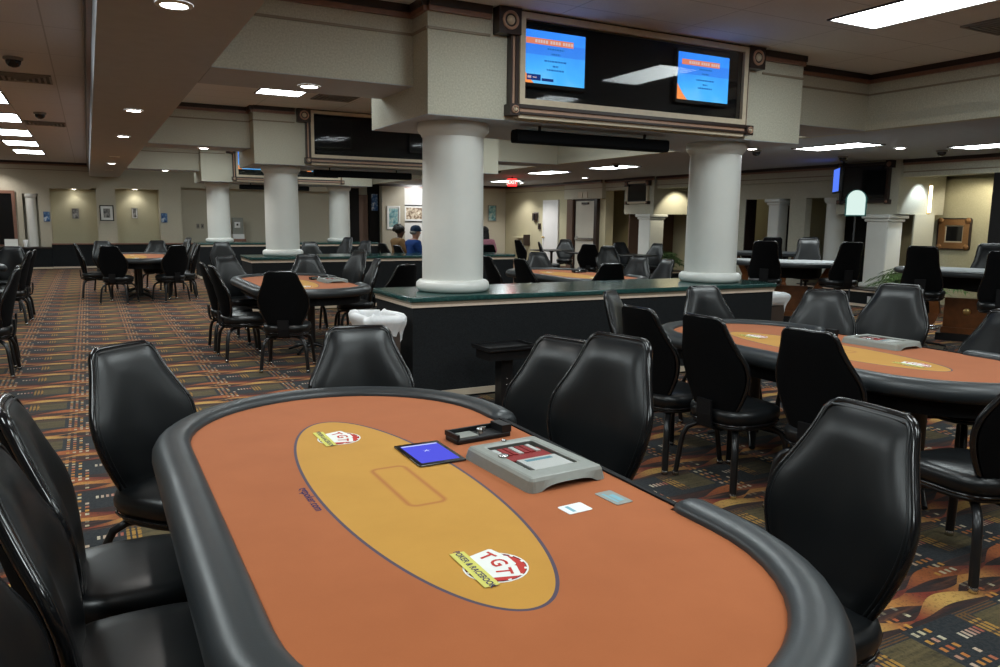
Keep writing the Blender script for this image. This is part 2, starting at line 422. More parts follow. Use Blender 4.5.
def crown(n, x0, y0, x1, y1, nx, ny, zt, cornice=True):
    """moulding along a straight run; (nx, ny) points into the room"""
    m = MB()
    def strip(d, za, zb, mi):
        m.box(min(x0, x1, x0 + nx * d, x1 + nx * d), max(x0, x1, x0 + nx * d, x1 + nx * d), min(y0, y1, y0 + ny * d, y1 + ny * d), max(y0, y1, y0 + ny * d, y1 + ny * d), za, zb, mi)
    strip(.05, zt - .06, zt, 0); strip(.035, zt - .10, zt - .06, 1)
    if cornice: strip(.012, zt - .235, zt - .215, 2)
    return struct(m.build('trim_%d' % n, ['darktrim', 'redtrim', 'cornice']))
tn = 1
for k, y in enumerate(BE):
    for x0, x1 in ((.88, 2.49), (6.8, 8.3)):
        crown(tn, x0, y, x1, y, 0, -1, ZC); tn += 1
    crown(tn, .88, y + .8, 8.3, y + .8, 0, 1, ZC); tn += 1
for y0, y1 in ((YN, BE[0]), (BE[0] + .8, BE[1]), (BE[1] + .8, BE[2]), (BE[2] + .8, YF)):
    crown(tn, 8.3, y0, 8.3, y1, -1, 0, ZC); tn += 1
    crown(tn, .88, y0, .88, y1, 1, 0, ZC); tn += 1
crown(tn, .11, YN, .11, YF, -1, 0, ZA, False); tn += 1

# far wall: piers, band over the niches, ledge with dark panelling
YW = 25.6
def wbox(n, x0, x1, z0, z1, mat='wallfar', y0=YW, y1=YF): return sbox('wall_far_' + n, x0, x1, y0, y1, z0, z1, mat)
wbox('band', -5, .11, 2.29, ZA); wbox('band_mid', .11, 2.57, 2.33, ZL); wbox('band_right', .88, 7.7, 2.42, ZC, 'wallfar', YW + .25)
wbox('booth', -5, -1.60, 0, 2.29); wbox('lintel', -1.60, -1.22, 2.13, 2.29); wbox('pier', -1.22, -.93, 0, 2.29)
wbox('pier_picture', .25, .76, 0, 2.33); wbox('pier_sign', 1.94, 2.57, 0, 2.33)
wbox('niche', -.93, .25, 0, 2.29, 'wallyellow', YF - .06); wbox('niche_mid', .76, 1.94, 0, 2.33, 'wallyellow', YF - .06)
wbox('pillar_right', 9.03, 9.86, 0, ZL, 'wallfar', YW); wbox('return', 12.2, 13.3, 0, ZR - .002, 'wallfar', 24.5)
wbox('white', 9.86, 12.2, 0, ZR - .002, 'wallwhite', YF - .12)
wbox('doorway_dark', 7.75, 8.3, 0, 2.72, 'shadewall', YW + .3); wbox('doorway_brown', 8.3, 8.62, 0, 2.35, 'jamb', YW + .32); wbox('doorway_side', 8.66, 9.03, 0, 2.72, 'shadewall', YW + .28)
crown(tn, -5, YW, .11, YW, 0, -1, ZA); tn += 1
crown(tn, .88, YW + .25, 7.7, YW + .25, 0, -1, ZC); tn += 1
crown(tn, 8.42, YF - .13, 12.2, YF - .13, 0, -1, ZR, False); tn += 1
crown(tn, 12.2, 24.5, 13.3, 24.5, 0, -1, ZR, False); tn += 1
struct(MB().box(-5, -.95, 25.25, YW - .001, 0, .60).box(-5, -.95, 25.22, YW - .001, .60, .635, 1).box(-5, -.95, 25.235, 25.25, .02, .07, 2).build('baseboard_booth', ['counterface', 'darktrim', 'baseb']))
struct(MB().box(-.949, 7.7, 25.35, YW - .001, 0, .70).box(-.949, 7.7, 25.32, YW - .001, .70, .735, 1).box(-.949, 7.7, 25.335, 25.35, .02, .07, 2).build('baseboard_far', ['counterface', 'redtrim', 'baseb']))

# right wall
XW = 13.3
def rbox(n, y0, y1, z0, z1, mat='wallpaper', x0=XW, x1=XW + .3): return sbox('wall_right_' + n, x0, x1, y0, y1, z0, z1, mat)
rbox('back', 18.42, YF, 0, ZR, 'wallyellow', XW + .02); rbox('door_bay', 18.426, 20.43, 2.2, ZR, 'wallpaper', XW - .12)
rbox('band', YN, 18.42, 2.42, ZR)
rbox('box_tall', 16.12, 17.38, 1.75, ZR, 'wallpaper', XW - .1, 14.5); rbox('box_screen', 9.15, 10.47, 1.74, ZR, 'wallpaper', XW - .1, 14.6)
rbox('arcade_lintel', 10.475, 13.078, 2.08, 2.42, 'wallpaper', XW + .12)
rbox('arcade_pier', 11.40, 11.82, 0, 2.08, 'wallpaper', XW + .12); rbox('arcade_pier_far', 13.08, 15.0, 0, 2.42, 'wallpaper', XW + .12)
rbox('dark_niche', 12.0, 13.08, 0, 2.08, 'shadewall', XW + .9, XW + 1.0); rbox('dark_niche_near', 10.45, 11.4, 0, 2.08, 'shadewall', XW + .9, XW + 1.0)
rbox('dark_end', YN, 7.53, 0, 2.42, 'shadewall'); rbox('niche_side', 17.385, 17.42, 0, 2.415, 'jamb', XW + .1, 15.0)
rbox('alcove_back', 7.53, 10.4, 0, 2.42, 'wallyellow', 14.7, 14.8)
crown(tn, XW, YN, XW, 9.15, -1, 0, ZR); tn += 1
crown(tn, XW, 10.47, XW, 16.12, -1, 0, ZR); tn += 1
crown(tn, XW - .1, 16.12, XW - .1, 17.38, -1, 0, ZR, False); tn += 1
crown(tn, XW, 17.38, XW, 18.42, -1, 0, ZR); tn += 1
crown(tn, XW - .12, 18.42, XW - .12, 20.43, -1, 0, ZR); tn += 1
crown(tn, XW + .02, 20.43, XW + .02, 24.5, -1, 0, ZR); tn += 1
struct(MB().box(XW - .01, XW + .02, 20.43, 24.49, 0, .12).build('baseboard_right', 'jamb'))

# doors in the right wall
def door(n, y0, y1, zt, leaf, x, frame, handle_y, bar=False):
    d = thing('door_%d' % n, '', 'door', (x, (y0 + y1) / 2, 0)); d['kind'] = 'structure'
    for k in ('label', 'category'): del d[k]
    h = (y1 - y0) / 2
    MB().box(-.035, 0, -h + .06, h - .06, 0, zt - .06).build('door_leaf', leaf, d)
    MB().box(-.05, 0, -h, -h + .06, 0, zt).box(-.05, 0, h - .06, h, 0, zt).box(-.05, 0, -h + .06, h - .06, zt - .06, zt).build('door_frame', frame, d)
    m = MB()
    if bar: m.box(-.085, -.035, -h + .1, h - .1, .98, 1.04).box(-.06, -.035, h - .22, h - .12, .95, 1.08)
    else: m.tube([(-.035, handle_y, 1.0), (-.09, handle_y, 1.0)], .025, 10).ell((-.1, handle_y, 1.0), (.03, .035, .035))
    m.build('door_handle', 'chrome' if bar else 'brass', d)
    if bar: MB().box(-.08, -.035, -.2, .15, zt - .16, zt - .10).build('door_closer', 'darktrim', d)
door(1, 20.92, 21.86, 2.2, 'whitedoor', XW + .02, 'whitedoor', .38)
door(2, 18.84, 19.98, 2.2, 'doorpaint', XW + .018, 'darktrim', 0, True)
struct(MB().box(XW - .1, XW + .018, 19.985, 20.30, 0, 2.2).build('trim_%d' % tn, 'jamb')); tn += 1
struct(MB().box(XW - .1, XW + .018, 18.70, 18.838, 0, 2.2).build('trim_%d' % tn, 'darktrim')); tn += 1

# ------------------------------------------------------------------ television bulkheads and their columns
BH = [5.93, 12.83, 20.05]
def rosette(m, x, z, s, y, d=.05, mi=0, mj=1):
    m.box(x - s, x + s, y - d, y, z - s, z + s, mi)
    r = s * .72
    def rg(q, e): return [(x + q * math.cos(2 * PI * k / 20), y - d - e, z + q * math.sin(2 * PI * k / 20)) for k in range(20)]
    m.loft([rg(r, 0), rg(r, .012), rg(r * .8, .018), rg(r * .7, .006)], mj, True, False).loft([rg(r * .7, .006), rg(r * .5, .007)], mi, True, False).loft([rg(r * .5, .007), rg(r * .45, .016), rg(.001, .020)], mj + 1, True, False)
screen_names = ['lit blue screens', 'dark screens', 'half hidden screens']
for k, yb in enumerate(BH):
    xb = 2.40 if k == 1 else 2.49
    sbox('wall_bulkhead', xb, 6.8, yb, yb + 1.4, 2.40, ZC, 'wallpaper')
    sbox('ceiling_bulkhead_lining', xb, 6.8, yb, yb + 1.4, 2.394, 2.399, 'plaster')
    crown(tn, xb, yb, 3.05, yb, 0, -1, ZC); tn += 1
    crown(tn, 6.2, yb, 6.8, yb, 0, -1, ZC); tn += 1
    crown(tn, xb, yb, xb, yb + .4, -1, 0, ZC); tn += 1
    w = ('framed display case with two lit blue screens, on the nearest beam between two columns',
         'framed display case with dark glass on the second beam, behind the first column',
         'framed display case on the farthest beam, mostly hidden, blue glow at its left end')[k]
    d = thing('display_case', w, 'display case', (0, yb, 0), 0, 'screen cases on the beams')
    x0, x1, z0, z1 = 3.29, 5.905, 2.525, 3.275
    t = .05
    m = MB()
    for a, b, c, e in ((x0, x1, z1 - t, z1), (x0, x1, z0, z0 + t), (x0, x0 + t, z0 + t, z1 - t), (x1 - t, x1, z0 + t, z1 - t)): m.box(a, b, -.10, -.063, c, e)
    m.build('cream_frame', 'cream', d)
    MB().box(x0 + t, x1 - t, -.012, -.001, z0 + t, z1 - t).build('back_panel', 'blackpanel', d)
    MB().box(x0 + t, x1 - t, -.062, -.059, z0 + t, z1 - t).build('glass_pane', 'glass', d)
    m = MB()
    m.box(x0 - .1, x1 + .1, -.07, -.001, z1 + .001, ZC - .001, 0)
    for s0 in (x0 - .03, x1): m.box(s0, s0 + .03, -.08, -.001, 2.51, z1, 0)
    m.box(x0 - .055, x0 - .03, -.06, -.001, 2.51, z1, 1).box(x0 - .075, x0 - .055, -.07, -.001, 2.51, z1, 0).box(x1 + .03, x1 + .055, -.06, -.001, 2.51, z1, 1)
    m.box(x0, x1, -.11, -.001, 2.495, 2.524, 0).box(x0, x1, -.09, -.001, 2.462, 2.495, 1).box(x0, x1, -.11, -.001, 2.445, 2.462, 0).box(x0, x1, -.08, -.001, 2.412, 2.445, 2)
    m.build('moulding', ['darktrim', 'copper', 'cream'], d)
    for x, z, s in ((3.183, 3.185, .105), (6.012, 3.185, .105), (x0 - .052, 2.475, .047), (x1 + .052, 2.475, .047)):
        m = MB(); rosette(m, x, z, s, -.001, .115); m.build('corner_block', ['darktrim', 'copper', 'cream'], d)
    lit = k != 1
    for q, xc in enumerate((3.645, 5.36)):
        lb = {0: ('television with lit blue picture at the left end of the nearest case', 'television with lit blue picture at the right end of the nearest case'),
              1: ('switched off television at the left end of the second case', 'switched off television at the right end of the second case'),
              2: ('television glowing blue at the left end of the farthest case', 'television at the right end of the farthest case, behind the column')}[k][q]
        tv = thing('television', lb, 'television', (xc, yb - .0125, 2.935), 0, 'televisions in the beam cases')
        MB().slab(rrect(-.348, .348, -.255, .255, .03), 0, .045, .008).build('bezel', 'black', tv).rotation_euler = (PI / 2, 0, 0)
        sm = MB().poly([(-.325, -.0465, -.218), (.325, -.0465, -.218), (.325, -.0465, .218), (-.325, -.0465, .218)], 0)
        if lit and k == 0:
            yy = -.0475
            def bar(a, b, c, e, mi, dy=0): sm.poly([(a, yy - dy, c), (b, yy - dy, c), (b, yy - dy, e), (a, yy - dy, e)], mi)
            bar(-.28, .20, .105, .155, 1)
            def word(txt, x, z, s, mi):
                vs, fs = text_geo(txt, s); sm.add([(x + a, yy - .001, z + b) for a, b, c in vs], fs, mi)
            xx = -.19
            for wd in (.030, .022, .028, .026, .030, .0, .028, .026, .028, .03, .0, .026, .028, .030, .028):   # unreadable headline: letter-sized marks
                if wd: bar(xx, xx + wd * .72, .117, .143, 2, .001)
                xx += wd if wd else .016
            for z, hw in ((.075, .085), (.035, .045), (-.025, .115), (-.065, .03), (-.098, .09)):
                a = -hw
                while a < hw:
                    e = min(hw, a + R.uniform(.012, .03)); bar(a + .02, e + .02, z - .007, z + .007, 3, .001); a = e + .006
            if q == 0:
                bar(-.27, -.13, -.195, -.145, 4, .001); bar(-.26, -.225, -.18, -.16, 2, .002); bar(-.21, -.17, -.175, -.165, 2, .002)
                bar(-.12, .0, -.195, -.172, 4, .001)
        sm.build('screen', ['tv' if lit else 'blackpanel', 'tvorange', 'tvtext', 'tvmid', 'tvdark'], tv)
    # speaker bar under the bulkhead
    sp = thing('speaker_bar', ('long black speaker bar under the nearest display case', 'long black speaker bar under the second display case', 'long black speaker bar under the farthest display case')[k], 'speaker', (4.27, yb + .2, 2.235), 0, 'speaker bars under the beams')
    MB().loft([[(x, y, z) for y, z in rrect(-.07, .07, 0, .115, .03)(i)] for x, i in ((-.87, .02), (-.86, 0), (.86, 0), (.87, .02))], 0, False).build('speaker_body', 'fabric', sp)
    for x in (-.6, .6): MB().box(x - .01, x + .01, -.01, .01, .114, .158).build('mount_bracket', 'black', sp)

COLS = [(2.94, 6.42, 'large white column nearest the camera, left end of the nearest counter'),
        (6.09, 6.42, 'large white column at the right end of the nearest counter'),
        (2.92, 13.35, 'white column on the left end of the second counter'),
        (6.09, 13.35, 'white column on the second counter, hidden behind the nearest column'),
        (2.95, 20.75, 'white column on the farthest counter, far left of its row'),
        (6.09, 20.75, 'white column on the farthest counter beside the dark doorway')]
for i, (x, y, lab) in enumerate(COLS):
    if i == 0:
        c0 = thing('column', lab, 'column', (x, y, .90), 0, 'round white columns on the counters')
        MB().lathe([(.280, .10), (.280, .4), (.278, .8), (.274, 1.30), (.272, 1.383)], 48).build('shaft', 'column', c0)
        b = [(.30, 0), (.327, .012), (.338, .042), (.334, .078), (.312, .100), (.281, .106)]
        MB().lathe(b, 48).build('base_ring', 'column', c0)
        MB().lathe([(.273, 1.37), (.285, 1.376), (.288, 1.392), (.305, 1.405), (.318, 1.43), (.318, 1.478), (.31, 1.4935)], 48).build('capital', 'column', c0)
    elif i != 3: dup(c0, (x, y, .90), 0, lab)

def counter(lab, x0, x1, y0, y1, grp):
    cx, cy = (x0 + x1) / 2, (y0 + y1) / 2; a, b = (x1 - x0) / 2, (y1 - y0) / 2
    t = thing('counter', lab, 'counter', (cx, cy, 0), 0, grp)
    MB().box(-a + .03, a - .03, -b + .03, b - .03, 0, .808).build('panel', 'counterface', t)
    MB().slab(rrect(-a, a, -b, b, .02), .855, .90, .008).build('stone_top', 'green', t)
    MB().box(-a + .012, a - .012, -b + .012, b - .012, .838, .855, 0).box(-a + .02, a - .02, -b + .02, b - .02, .808, .838, 1).build('stripe', ['cornice', 'stripe'], t)
    m = MB()
    for q in ((-a + .015, a - .015, -b + .015, -b + .03), (-a + .015, a - .015, b - .03, b - .015), (-a + .015, -a + .03, -b + .03, b - .03), (a - .03, a - .015, -b + .03, b - .03)): m.box(*q, .02, .075)
    m.build('base_strip', 'baseb', t)
    return t
counter('black panelled half wall with green stone top under the two nearest columns', 2.33, 6.62, 5.93, 6.9, 'half wall counters')
counter('black half wall with green stone top, second one back, under the middle column', 2.28, 7.2, 12.83, 13.8, 'half wall counters')
counter('black half wall with green stone top, farthest one, near the far wall', 2.36, 7.0, 20.15, 21.1, 'half wall counters')
# ------------------------------------------------------------------ chairs
HW = [(0, .098), (.03, .130), (.10, .160), (.25, .204), (.38, .230), (.48, .238), (.58, .231), (.72, .194), (.86, .160), (.94, .147), (.975, .136), (1, .112)]
HWS = [(0, .17), (.04, .20), (.2, .215), (.4, .195), (.6, .168), (.88, .156), (.96, .148), (1, .125)]
def back_pt(u, v, hw, z0, h, off=0.0):
    w = interp(hw, v) * u * 1.04
    y = -.178 - .112 * v - .03 * v * v + 1.15 * w * w * (1 - .35 * v)
    return (w, y + off, z0 + h * v)
NV, NU = 22, 12
VV = [0, .02, .05] + [.05 + .90 * k / (NV - 5) for k in range(1, NV - 5)] + [.95, .98, 1]
def chair_back(root, hw, z0, h, glossy=True):
    nv = len(VV)
    us = [-1 + 2 * k / NU for k in range(NU + 1)]
    def fade(u, v): return max(0, 1 - abs(u) ** 5) * min(1, (v / .12)) ** .6 * min(1, ((1 - v) / .12)) ** .6 if 0 < v < 1 else 0
    front = [[back_pt(u * .985, v, hw, z0, h, .012 + .036 * fade(u, v) + .010 * math.exp(-((v - .62) / .2) ** 2) * abs(u) * fade(u, v)) for u in us] for v in VV]
    rear = [[back_pt(u * .97, v, hw, z0, h, -.016 - .012 * fade(u, v)) for u in us] for v in VV]
    out = [(-1, v) for v in VV] + [(u, 1) for u in us[1:-1]] + [(1, v) for v in reversed(VV)] + [(u, 0) for u in reversed(us[1:-1])]
    m = MB().grid(rear, 0, True, False)
    m.build('back_shell', 'fabric', root)
    cu = MB().grid(front, 0, True, True)
    cu.build('backrest', 'leather', root)
    rim = [back_pt(u, v, hw, z0, h) for u, v in out]; rim.append(rim[0]); rim.append(rim[1])
    MB().tube(rim, .0145, 8, 0, .8, False).build('rim', 'rim', root)
    pip = [back_pt(u * .93, .018 + v * .964, hw, z0, h, .017) for u, v in out]; pip.append(pip[0]); pip.append(pip[1])
    MB().tube(pip, .0055, 6, 0, 1, False).build('piping', 'leather', root)
def superell(r, n=3.2, k=36, sx=1.0, sy=1.0):
    o = []
    for i in range(k):
        a = 2 * PI * i / k; c, s = math.cos(a), math.sin(a)
        q = (abs(c) ** n + abs(s) ** n) ** (-1 / n)
        o.append((r * q * c * sx, r * q * s * sy))
    return o
def seat_parts(root, zs, big=1.0):
    rs = [(.19, -.100), (.212, -.092), (.228, -.06), (.230, -.035), (.222, -.012), (.19, .002), (.12, .008), (.03, .010)]
    MB().loft([[(x, y + .0, zs + z) for x, y in superell(r * big)] for r, z in rs]).build('seat', 'leather', root)
    MB().loft([[(x, y, zs + z) for x, y in superell(r * big)] for r, z in ((.13, -.128), (.205, -.118), (.212, -.104), (.2, -.0995))]).build('seat_pan', 'blackmetal', root)
    pip = [(x, y, zs - .088) for x, y in superell(.222 * big)]; pip += pip[:2]
    MB().tube(pip, .006, 6, 0, 1, False).build('seat_piping', 'rim', root)
def ribbon(m, pts, w, th, mi=0):
    rings = []
    for i, p in enumerate(pts):
        a = Vector(pts[max(i - 1, 0)]); b = Vector(pts[min(i + 1, len(pts) - 1)]); t = (b - a).normalized(); n = Vector((0, -t.z, t.y))
        c = Vector(p); rings.append([tuple(c + Vector((w * s1, 0, 0)) + n * th * s2) for s1, s2 in ((-1, -1), (1, -1), (1, 1), (-1, 1))])
    m.loft(rings, mi, False)
def make_chair(name, lab, dz=0.0, group=None):
    t = thing(name, lab, 'chair', (0, 0, 0), 0, group)
    zs = .485 + dz
    seat_parts(t, zs)
    chair_back(t, HW, .430 + dz, .588)
    m = MB(); ribbon(m, [(0, -.10, zs - .125), (0, -.19, zs - .13), (0, -.238, zs - .11), (0, -.252, zs - .04), (0, -.254, zs + .05)], .055, .008); m.build('back_bracket', 'apron', t)
    for sx in (-1, 1):
        for sy in (-1, 1):
            z = zs - .135
            pts = [(sx * .03, sy * .03, z), (sx * .10, sy * .10, z), (sx * .155, sy * .155, z - .008), (sx * .19, sy * .19, z - .035), (sx * .208, sy * .208, z - .085), (sx * .216, sy * .216, z - .15), (sx * .232, sy * .232, .018)]
            lg = MB().tube(pts, .0205, 10, 0, .8).build('leg', 'blackmetal', t)
            MB().lathe([(.012, .0), (.020, .003), (.0225, .02), (.019, .028)], 10, sx * .2325, sy * .2325).build('glide', 'chrome', lg)
    return t
def make_stool(name, lab, group=None):
    t = thing(name, lab, 'stool', (0, 0, 0), 0, group)
    zs = .76
    seat_parts(t, zs, 1.02)
    chair_back(t, HWS, .74, .55)
    m = MB(); ribbon(m, [(0, -.10, zs - .125), (0, -.19, zs - .13), (0, -.245, zs - .10), (0, -.262, zs - .03), (0, -.27, zs + .14)], .06, .009); m.build('back_bracket', 'apron', t)
    MB().lathe([(.05, zs - .17), (.05, zs - .129)], 14).lathe([(.022, .10), (.022, zs - .165)], 14).lathe([(.035, .08), (.035, .36)], 14).build('gas_column', 'blackmetal', t)
    ring = [(.2 * math.cos(2 * PI * k / 24), .2 * math.sin(2 * PI * k / 24), .30) for k in range(26)]
    m = MB().tube(ring, .012, 8, 0, 1, False)
    for k in range(4): m.tube([(.03 * math.cos(k * PI / 2), .03 * math.sin(k * PI / 2), .30), (.195 * math.cos(k * PI / 2), .195 * math.sin(k * PI / 2), .30)], .008, 6)
    m.build('foot_ring', 'chrome', t)
    m = MB(); w = MB()
    for k in range(5):
        a = 2 * PI * k / 5 + .3; c, s = math.cos(a), math.sin(a)
        m.tube([(.02 * c, .02 * s, .115), (.15 * c, .15 * s, .10), (.30 * c, .30 * s, .075)], [.028, .024, .018], 8, 0, .6)
        w.ell((.30 * c, .30 * s, .03), (.028, .028, .03), 10, 6)
    m.build('star_base', 'blackmetal', t); w.build('caster', 'black', t)
    return t

# ------------------------------------------------------------------ poker table
TR, TH = .614, .665                 # rail centre line: radius and half straight length
SEC = [(-.060, .752), (-.061, .770), (-.052, .783), (-.03, .791), (0, .793), (.026, .788), (.048, .774), (.062, .752), (.065, .730), (.056, .706), (.035, .692), (0, .690), (-.04, .70), (-.056, .72)]
def rail_path():
    g = .545; pts = []
    pts += [((TR, .60), (1, 0)), ((TR, .64), (1, 0))]
    for k in range(0, 25): a = PI * k / 24; pts.append(((TR * math.cos(a), TH + TR * math.sin(a)), (math.cos(a), math.sin(a))))
    pts += [((-TR, TH - 2 * TH * k / 10), (-1, 0)) for k in range(1, 11)]
    for k in range(1, 25): a = PI + PI * k / 24; pts.append(((TR * math.cos(a), -TH + TR * math.sin(a)), (math.cos(a), math.sin(a))))
    pts += [((TR, -TH + (TH - g) * k / 3), (1, 0)) for k in range(1, 4)]
    return pts
def logo(m, ox, oy, s=1.0):
    """club crest printed on the felt, read from the -X side; material slots 1.. of the felt mesh"""
    def P(p, h): return [(ox + y * s, oy - x * s, .7622 + h) for x, y in p]
    def disc(r, h, mi, cx=0, cy=.005): m.add(P([(cx + r * math.cos(2 * PI * k / 28), cy + r * math.sin(2 * PI * k / 28)) for k in range(28)], h), [tuple(reversed(range(28)))], mi)
    disc(.089, .0003, 1, .012, .004); disc(.084, .0006, 4, .012, .004); disc(.076, .0009, 3, .016, .008)
    for k in range(12):
        a = 2 * PI * k / 12; p = [(.012 + r_ * math.cos(a + d_), .004 + r_ * math.sin(a + d_)) for r_, d_ in ((.077, -.07), (.0835, -.06), (.0835, .06), (.077, .07))]
        m.add(P(p, .0010), [(3, 2, 1, 0)], 1)
    for cx, cy, an, ch, h in ((-.052, .000, .28, 'T', .0014), (.042, .000, -.28, 'T', .0014), (-.005, .010, 0, 'G', .0018)):
        c, n = math.cos(an), math.sin(an)
        q = [(-.031, -.052), (.031, -.052), (.031, .046), (.025, .052), (-.025, .052), (-.031, .046)]
        m.add(P([(cx + x * c - y * n, cy + x * n + y * c) for x, y in q], h), [tuple(reversed(range(6)))], 1)
        vs, fs = text_geo(ch, .062)
        m.add(P([(cx + x * c - (y + .010) * n, cy + x * n + (y + .010) * c) for x, y, z in vs], h + .0004), [tuple(reversed(f)) for f in fs], 3)
    b = [(-.110, -.076), (.106, -.076), (.106, -.032), (-.110, -.032)]
    m.add(P(b, .0024), [(3, 2, 1, 0)], 2)
    vs, fs = text_geo('POKER & RACEBOOK', .0262)
    m.add(P([(x * .92 - .002, y - .054) for x, y, z in vs], .0028), [tuple(reversed(f)) for f in fs], 5)
def fixfaces(m):
    # printed faces must point up
    for i, f in enumerate(m.f):
        a, b, c = [Vector(m.v[k]) for k in f[:3]]
        if m.mi[i] and (b - a).cross(c - a).z < 0: m.f[i] = tuple(reversed(f))
def make_table(lab, loc, group):
    t = thing('poker_table', lab, 'table', loc, 0, group)
    rings = []; pp = rail_path()
    def ring(c, n, sc_, mv=(0, 0)): return [(c[0] + n[0] * d * sc_ + mv[0], c[1] + n[1] * d * sc_ + mv[1], .748 + (z - .748) * sc_) for d, z in SEC]
    c, n = pp[0]
    for k, (s_, m_) in enumerate(((.35, -.055), (.7, -.045), (.9, -.03), (.98, -.012))): rings.append(ring(c, n, s_, (0, m_)))
    rings += [ring(c, n, 1) for c, n in pp]
    c, n = pp[-1]
    for s_, m_ in ((.98, .012), (.9, .03), (.7, .045), (.35, .055)): rings.append(ring(c, n, s_, (0, m_)))
    MB().loft(rings).build('padded_rail', 'rail', t)
    m = MB().slab(stadium(.557, TH, 24), .742, .762)
    m.box(.5565, .580, -.50, .50, .742, .7615)
    logo(m, -.046, -.592, .86); logo(m, -.070, .575, .86)
    vs, fs = text_geo('tgtpoker.com', .036)
    m.add([(-.310 + y, .012 - x, .7626) for x, y, z in vs], fs, 5)
    fixfaces(m)
    m.build('playing_surface', ['felt', 'logowhite', 'yellow', 'red', 'maroon', 'navy'], t)
    MB().box(.580, .598, -.56, .56, .69, .768).build('dealer_edge', 'apron', t)
    MB().slab(stadium(.552, TH, 20), .60, .7415).build('apron', 'apron', t)
    for s in (-1, 1):
        p = MB().lathe([(.10, .60), (.10, .585), (.05, .57), (.045, .55), (.045, .12), (.055, .06)], 16, 0, s * .62).build('pedestal', 'blackmetal', t)
        b = MB()
        for k in range(4):
            a = PI / 4 + k * PI / 2; cx, sy = math.cos(a), math.sin(a)
            b.tube([(.03 * cx, s * .62 + .03 * sy, .10), (.16 * cx, s * .62 + .16 * sy, .075), (.27 * cx, s * .62 + .27 * sy, .03), (.30 * cx, s * .62 + .30 * sy, .02)], [.035, .03, .022, .02], 8, 0, .7)
        b.build('cross_foot', 'blackmetal', p)
    return t
TABLES = [('near', (.82, 2.06, 0), 'large orange felt poker table filling the foreground'),
          ('right', (4.15, 3.25, 0), 'orange felt poker table at the right, in front of the nearest counter'),
          ('mid', (2.22, 9.4, 0), 'orange felt poker table behind the white rubbish bag, left of the middle'),
          ('far', (.8, 16.4, 0), 'smallest orange poker table near the far wall by the aisle'),
          ('behind', (6.25, 9.4, 0), 'orange felt poker table behind the nearest counter, between its columns'),
          ('aisle', (-1.80, 13.1, 0), 'poker table at the far left edge of the aisle, mostly hidden by chairs')]
T0 = None; TAB = {}
for key, loc, lab in TABLES:
    if T0 is None: T0 = make_table(lab, loc, 'orange poker tables'); TAB[key] = T0
    else: TAB[key] = dup(T0, loc, 0, lab)

# things lying on the tables
def tray(lab, loc, rz):
    t = thing('chip_tray_cover', lab, 'chip tray', loc, rz, 'grey tray covers on the poker tables')
    a, b, h = .132, .190, .042
    def fine(pf):
        def f(i=0.0):
            q = pf(i); p, r = q[11], q[12]
            return q[:12] + [(p[0] + (r[0] - p[0]) * k / 14, p[1]) for k in range(1, 14)] + q[12:]
        return f
    pr = fine(rrect(-a, a, -b, b, .012, 3)); pi_ = fine(rrect(-a + .045, a - .04, -b + .07, b - .045, .008, 3))
    def rg(pf, i, z): return [(x, y, z) for x, y in pf(i)]
    def arch(ring):   # finger cut-out under the near end
        return [(x, y, max(z, .019 * max(0, 1 - (x / .105) ** 4)) if y < -b + .03 else z) for x, y, z in ring]
    rs = [arch(rg(pr, -.012, .0)), rg(pr, -.003, h * .75), rg(pr, .003, h * .95), rg(pr, .010, h), rg(pi_, -.01, h), rg(pi_, 0, h * .93), rg(pi_, 0, .0255)]
    MB().loft(rs, 0, False, False).build('cover', 'greybox', t)
    MB().poly(rg(pi_, -.002, .0258), 0).build('tray_floor', 'black', t)
    m = MB().box(-.082, .085, .005, .10, .026, .030, 1)
    for k in range(7):
        m.box(-.078 + .022 * k, -.062 + .022 * k, .055, .13, .0302, .034, 1 if k % 3 else 2)
    m.build('chips', ['black', 'redprint', 'paper'], t)
    MB().box(-.06, .085, -.125, .0, .026, .0335, 0).box(-.04, .06, -.03, -.012, .0336, .034, 1).build('paper_slip', ['paper', 'papertext'], t)
    MB().poly(rg(pi_, -.004, h * .90), 0).build('clear_window', 'glass', t)
    MB().lathe([(.016, h), (.018, h + .004), (.012, h + .007)], 16, -.09, .03).build('lock', 'chrome', t)
    MB().lathe([(.008, h), (.009, h + .004), (.006, h + .006)], 12, .0, .175).build('screw', 'chrome', t)
    return t
tr0 = tray('grey chip tray cover with paper slip on the foreground table', (1.215, 2.035, .7625), .06)
dup(tr0, (4.15 + .42, 3.2, .7625), 0.05, 'grey chip tray cover on the right hand table')
dup(tr0, (2.22 + .42, 9.36, .7625), 0.05, 'grey chip tray cover on the middle left table')

def shuffler(lab, loc, rz):
    t = thing('card_holder', lab, 'card holder', loc, rz, 'black card holders on the poker tables')
    MB().slab(rrect(-.115, .115, -.045, .045, .008), 0, .018, .004).build('base', 'black', t)
    MB().box(-.115, -.105, -.045, .045, .018, .035).box(-.11, .115, .035, .045, .018, .034).box(.075, .115, -.045, .034, .018, .045).build('side_walls', 'black', t)
    MB().box(-.10, -.02, -.035, .03, .0181, .022).build('metal_plate', 'greybox', t)
    MB().lathe([(.013, .0181), (.013, .036), (.009, .04)], 12, .0, -.01).lathe([(.010, .0181), (.010, .033)], 12, .03, .015).build('knob', 'chrome', t)
    return t
sh0 = shuffler('black card holder with metal plate on the foreground table', (1.21, 2.415, .7625), .10)
dup(sh0, (4.15 + .38, 3.62, .7625), .1, 'black card holder on the right hand table')
dup(sh0, (2.22 + .36, 9.78, .7625), .1, 'black card holder on the middle left table')
dup(sh0, (6.25 + .36, 9.78, .7625), .1, 'black card holder on the table behind the nearest counter')

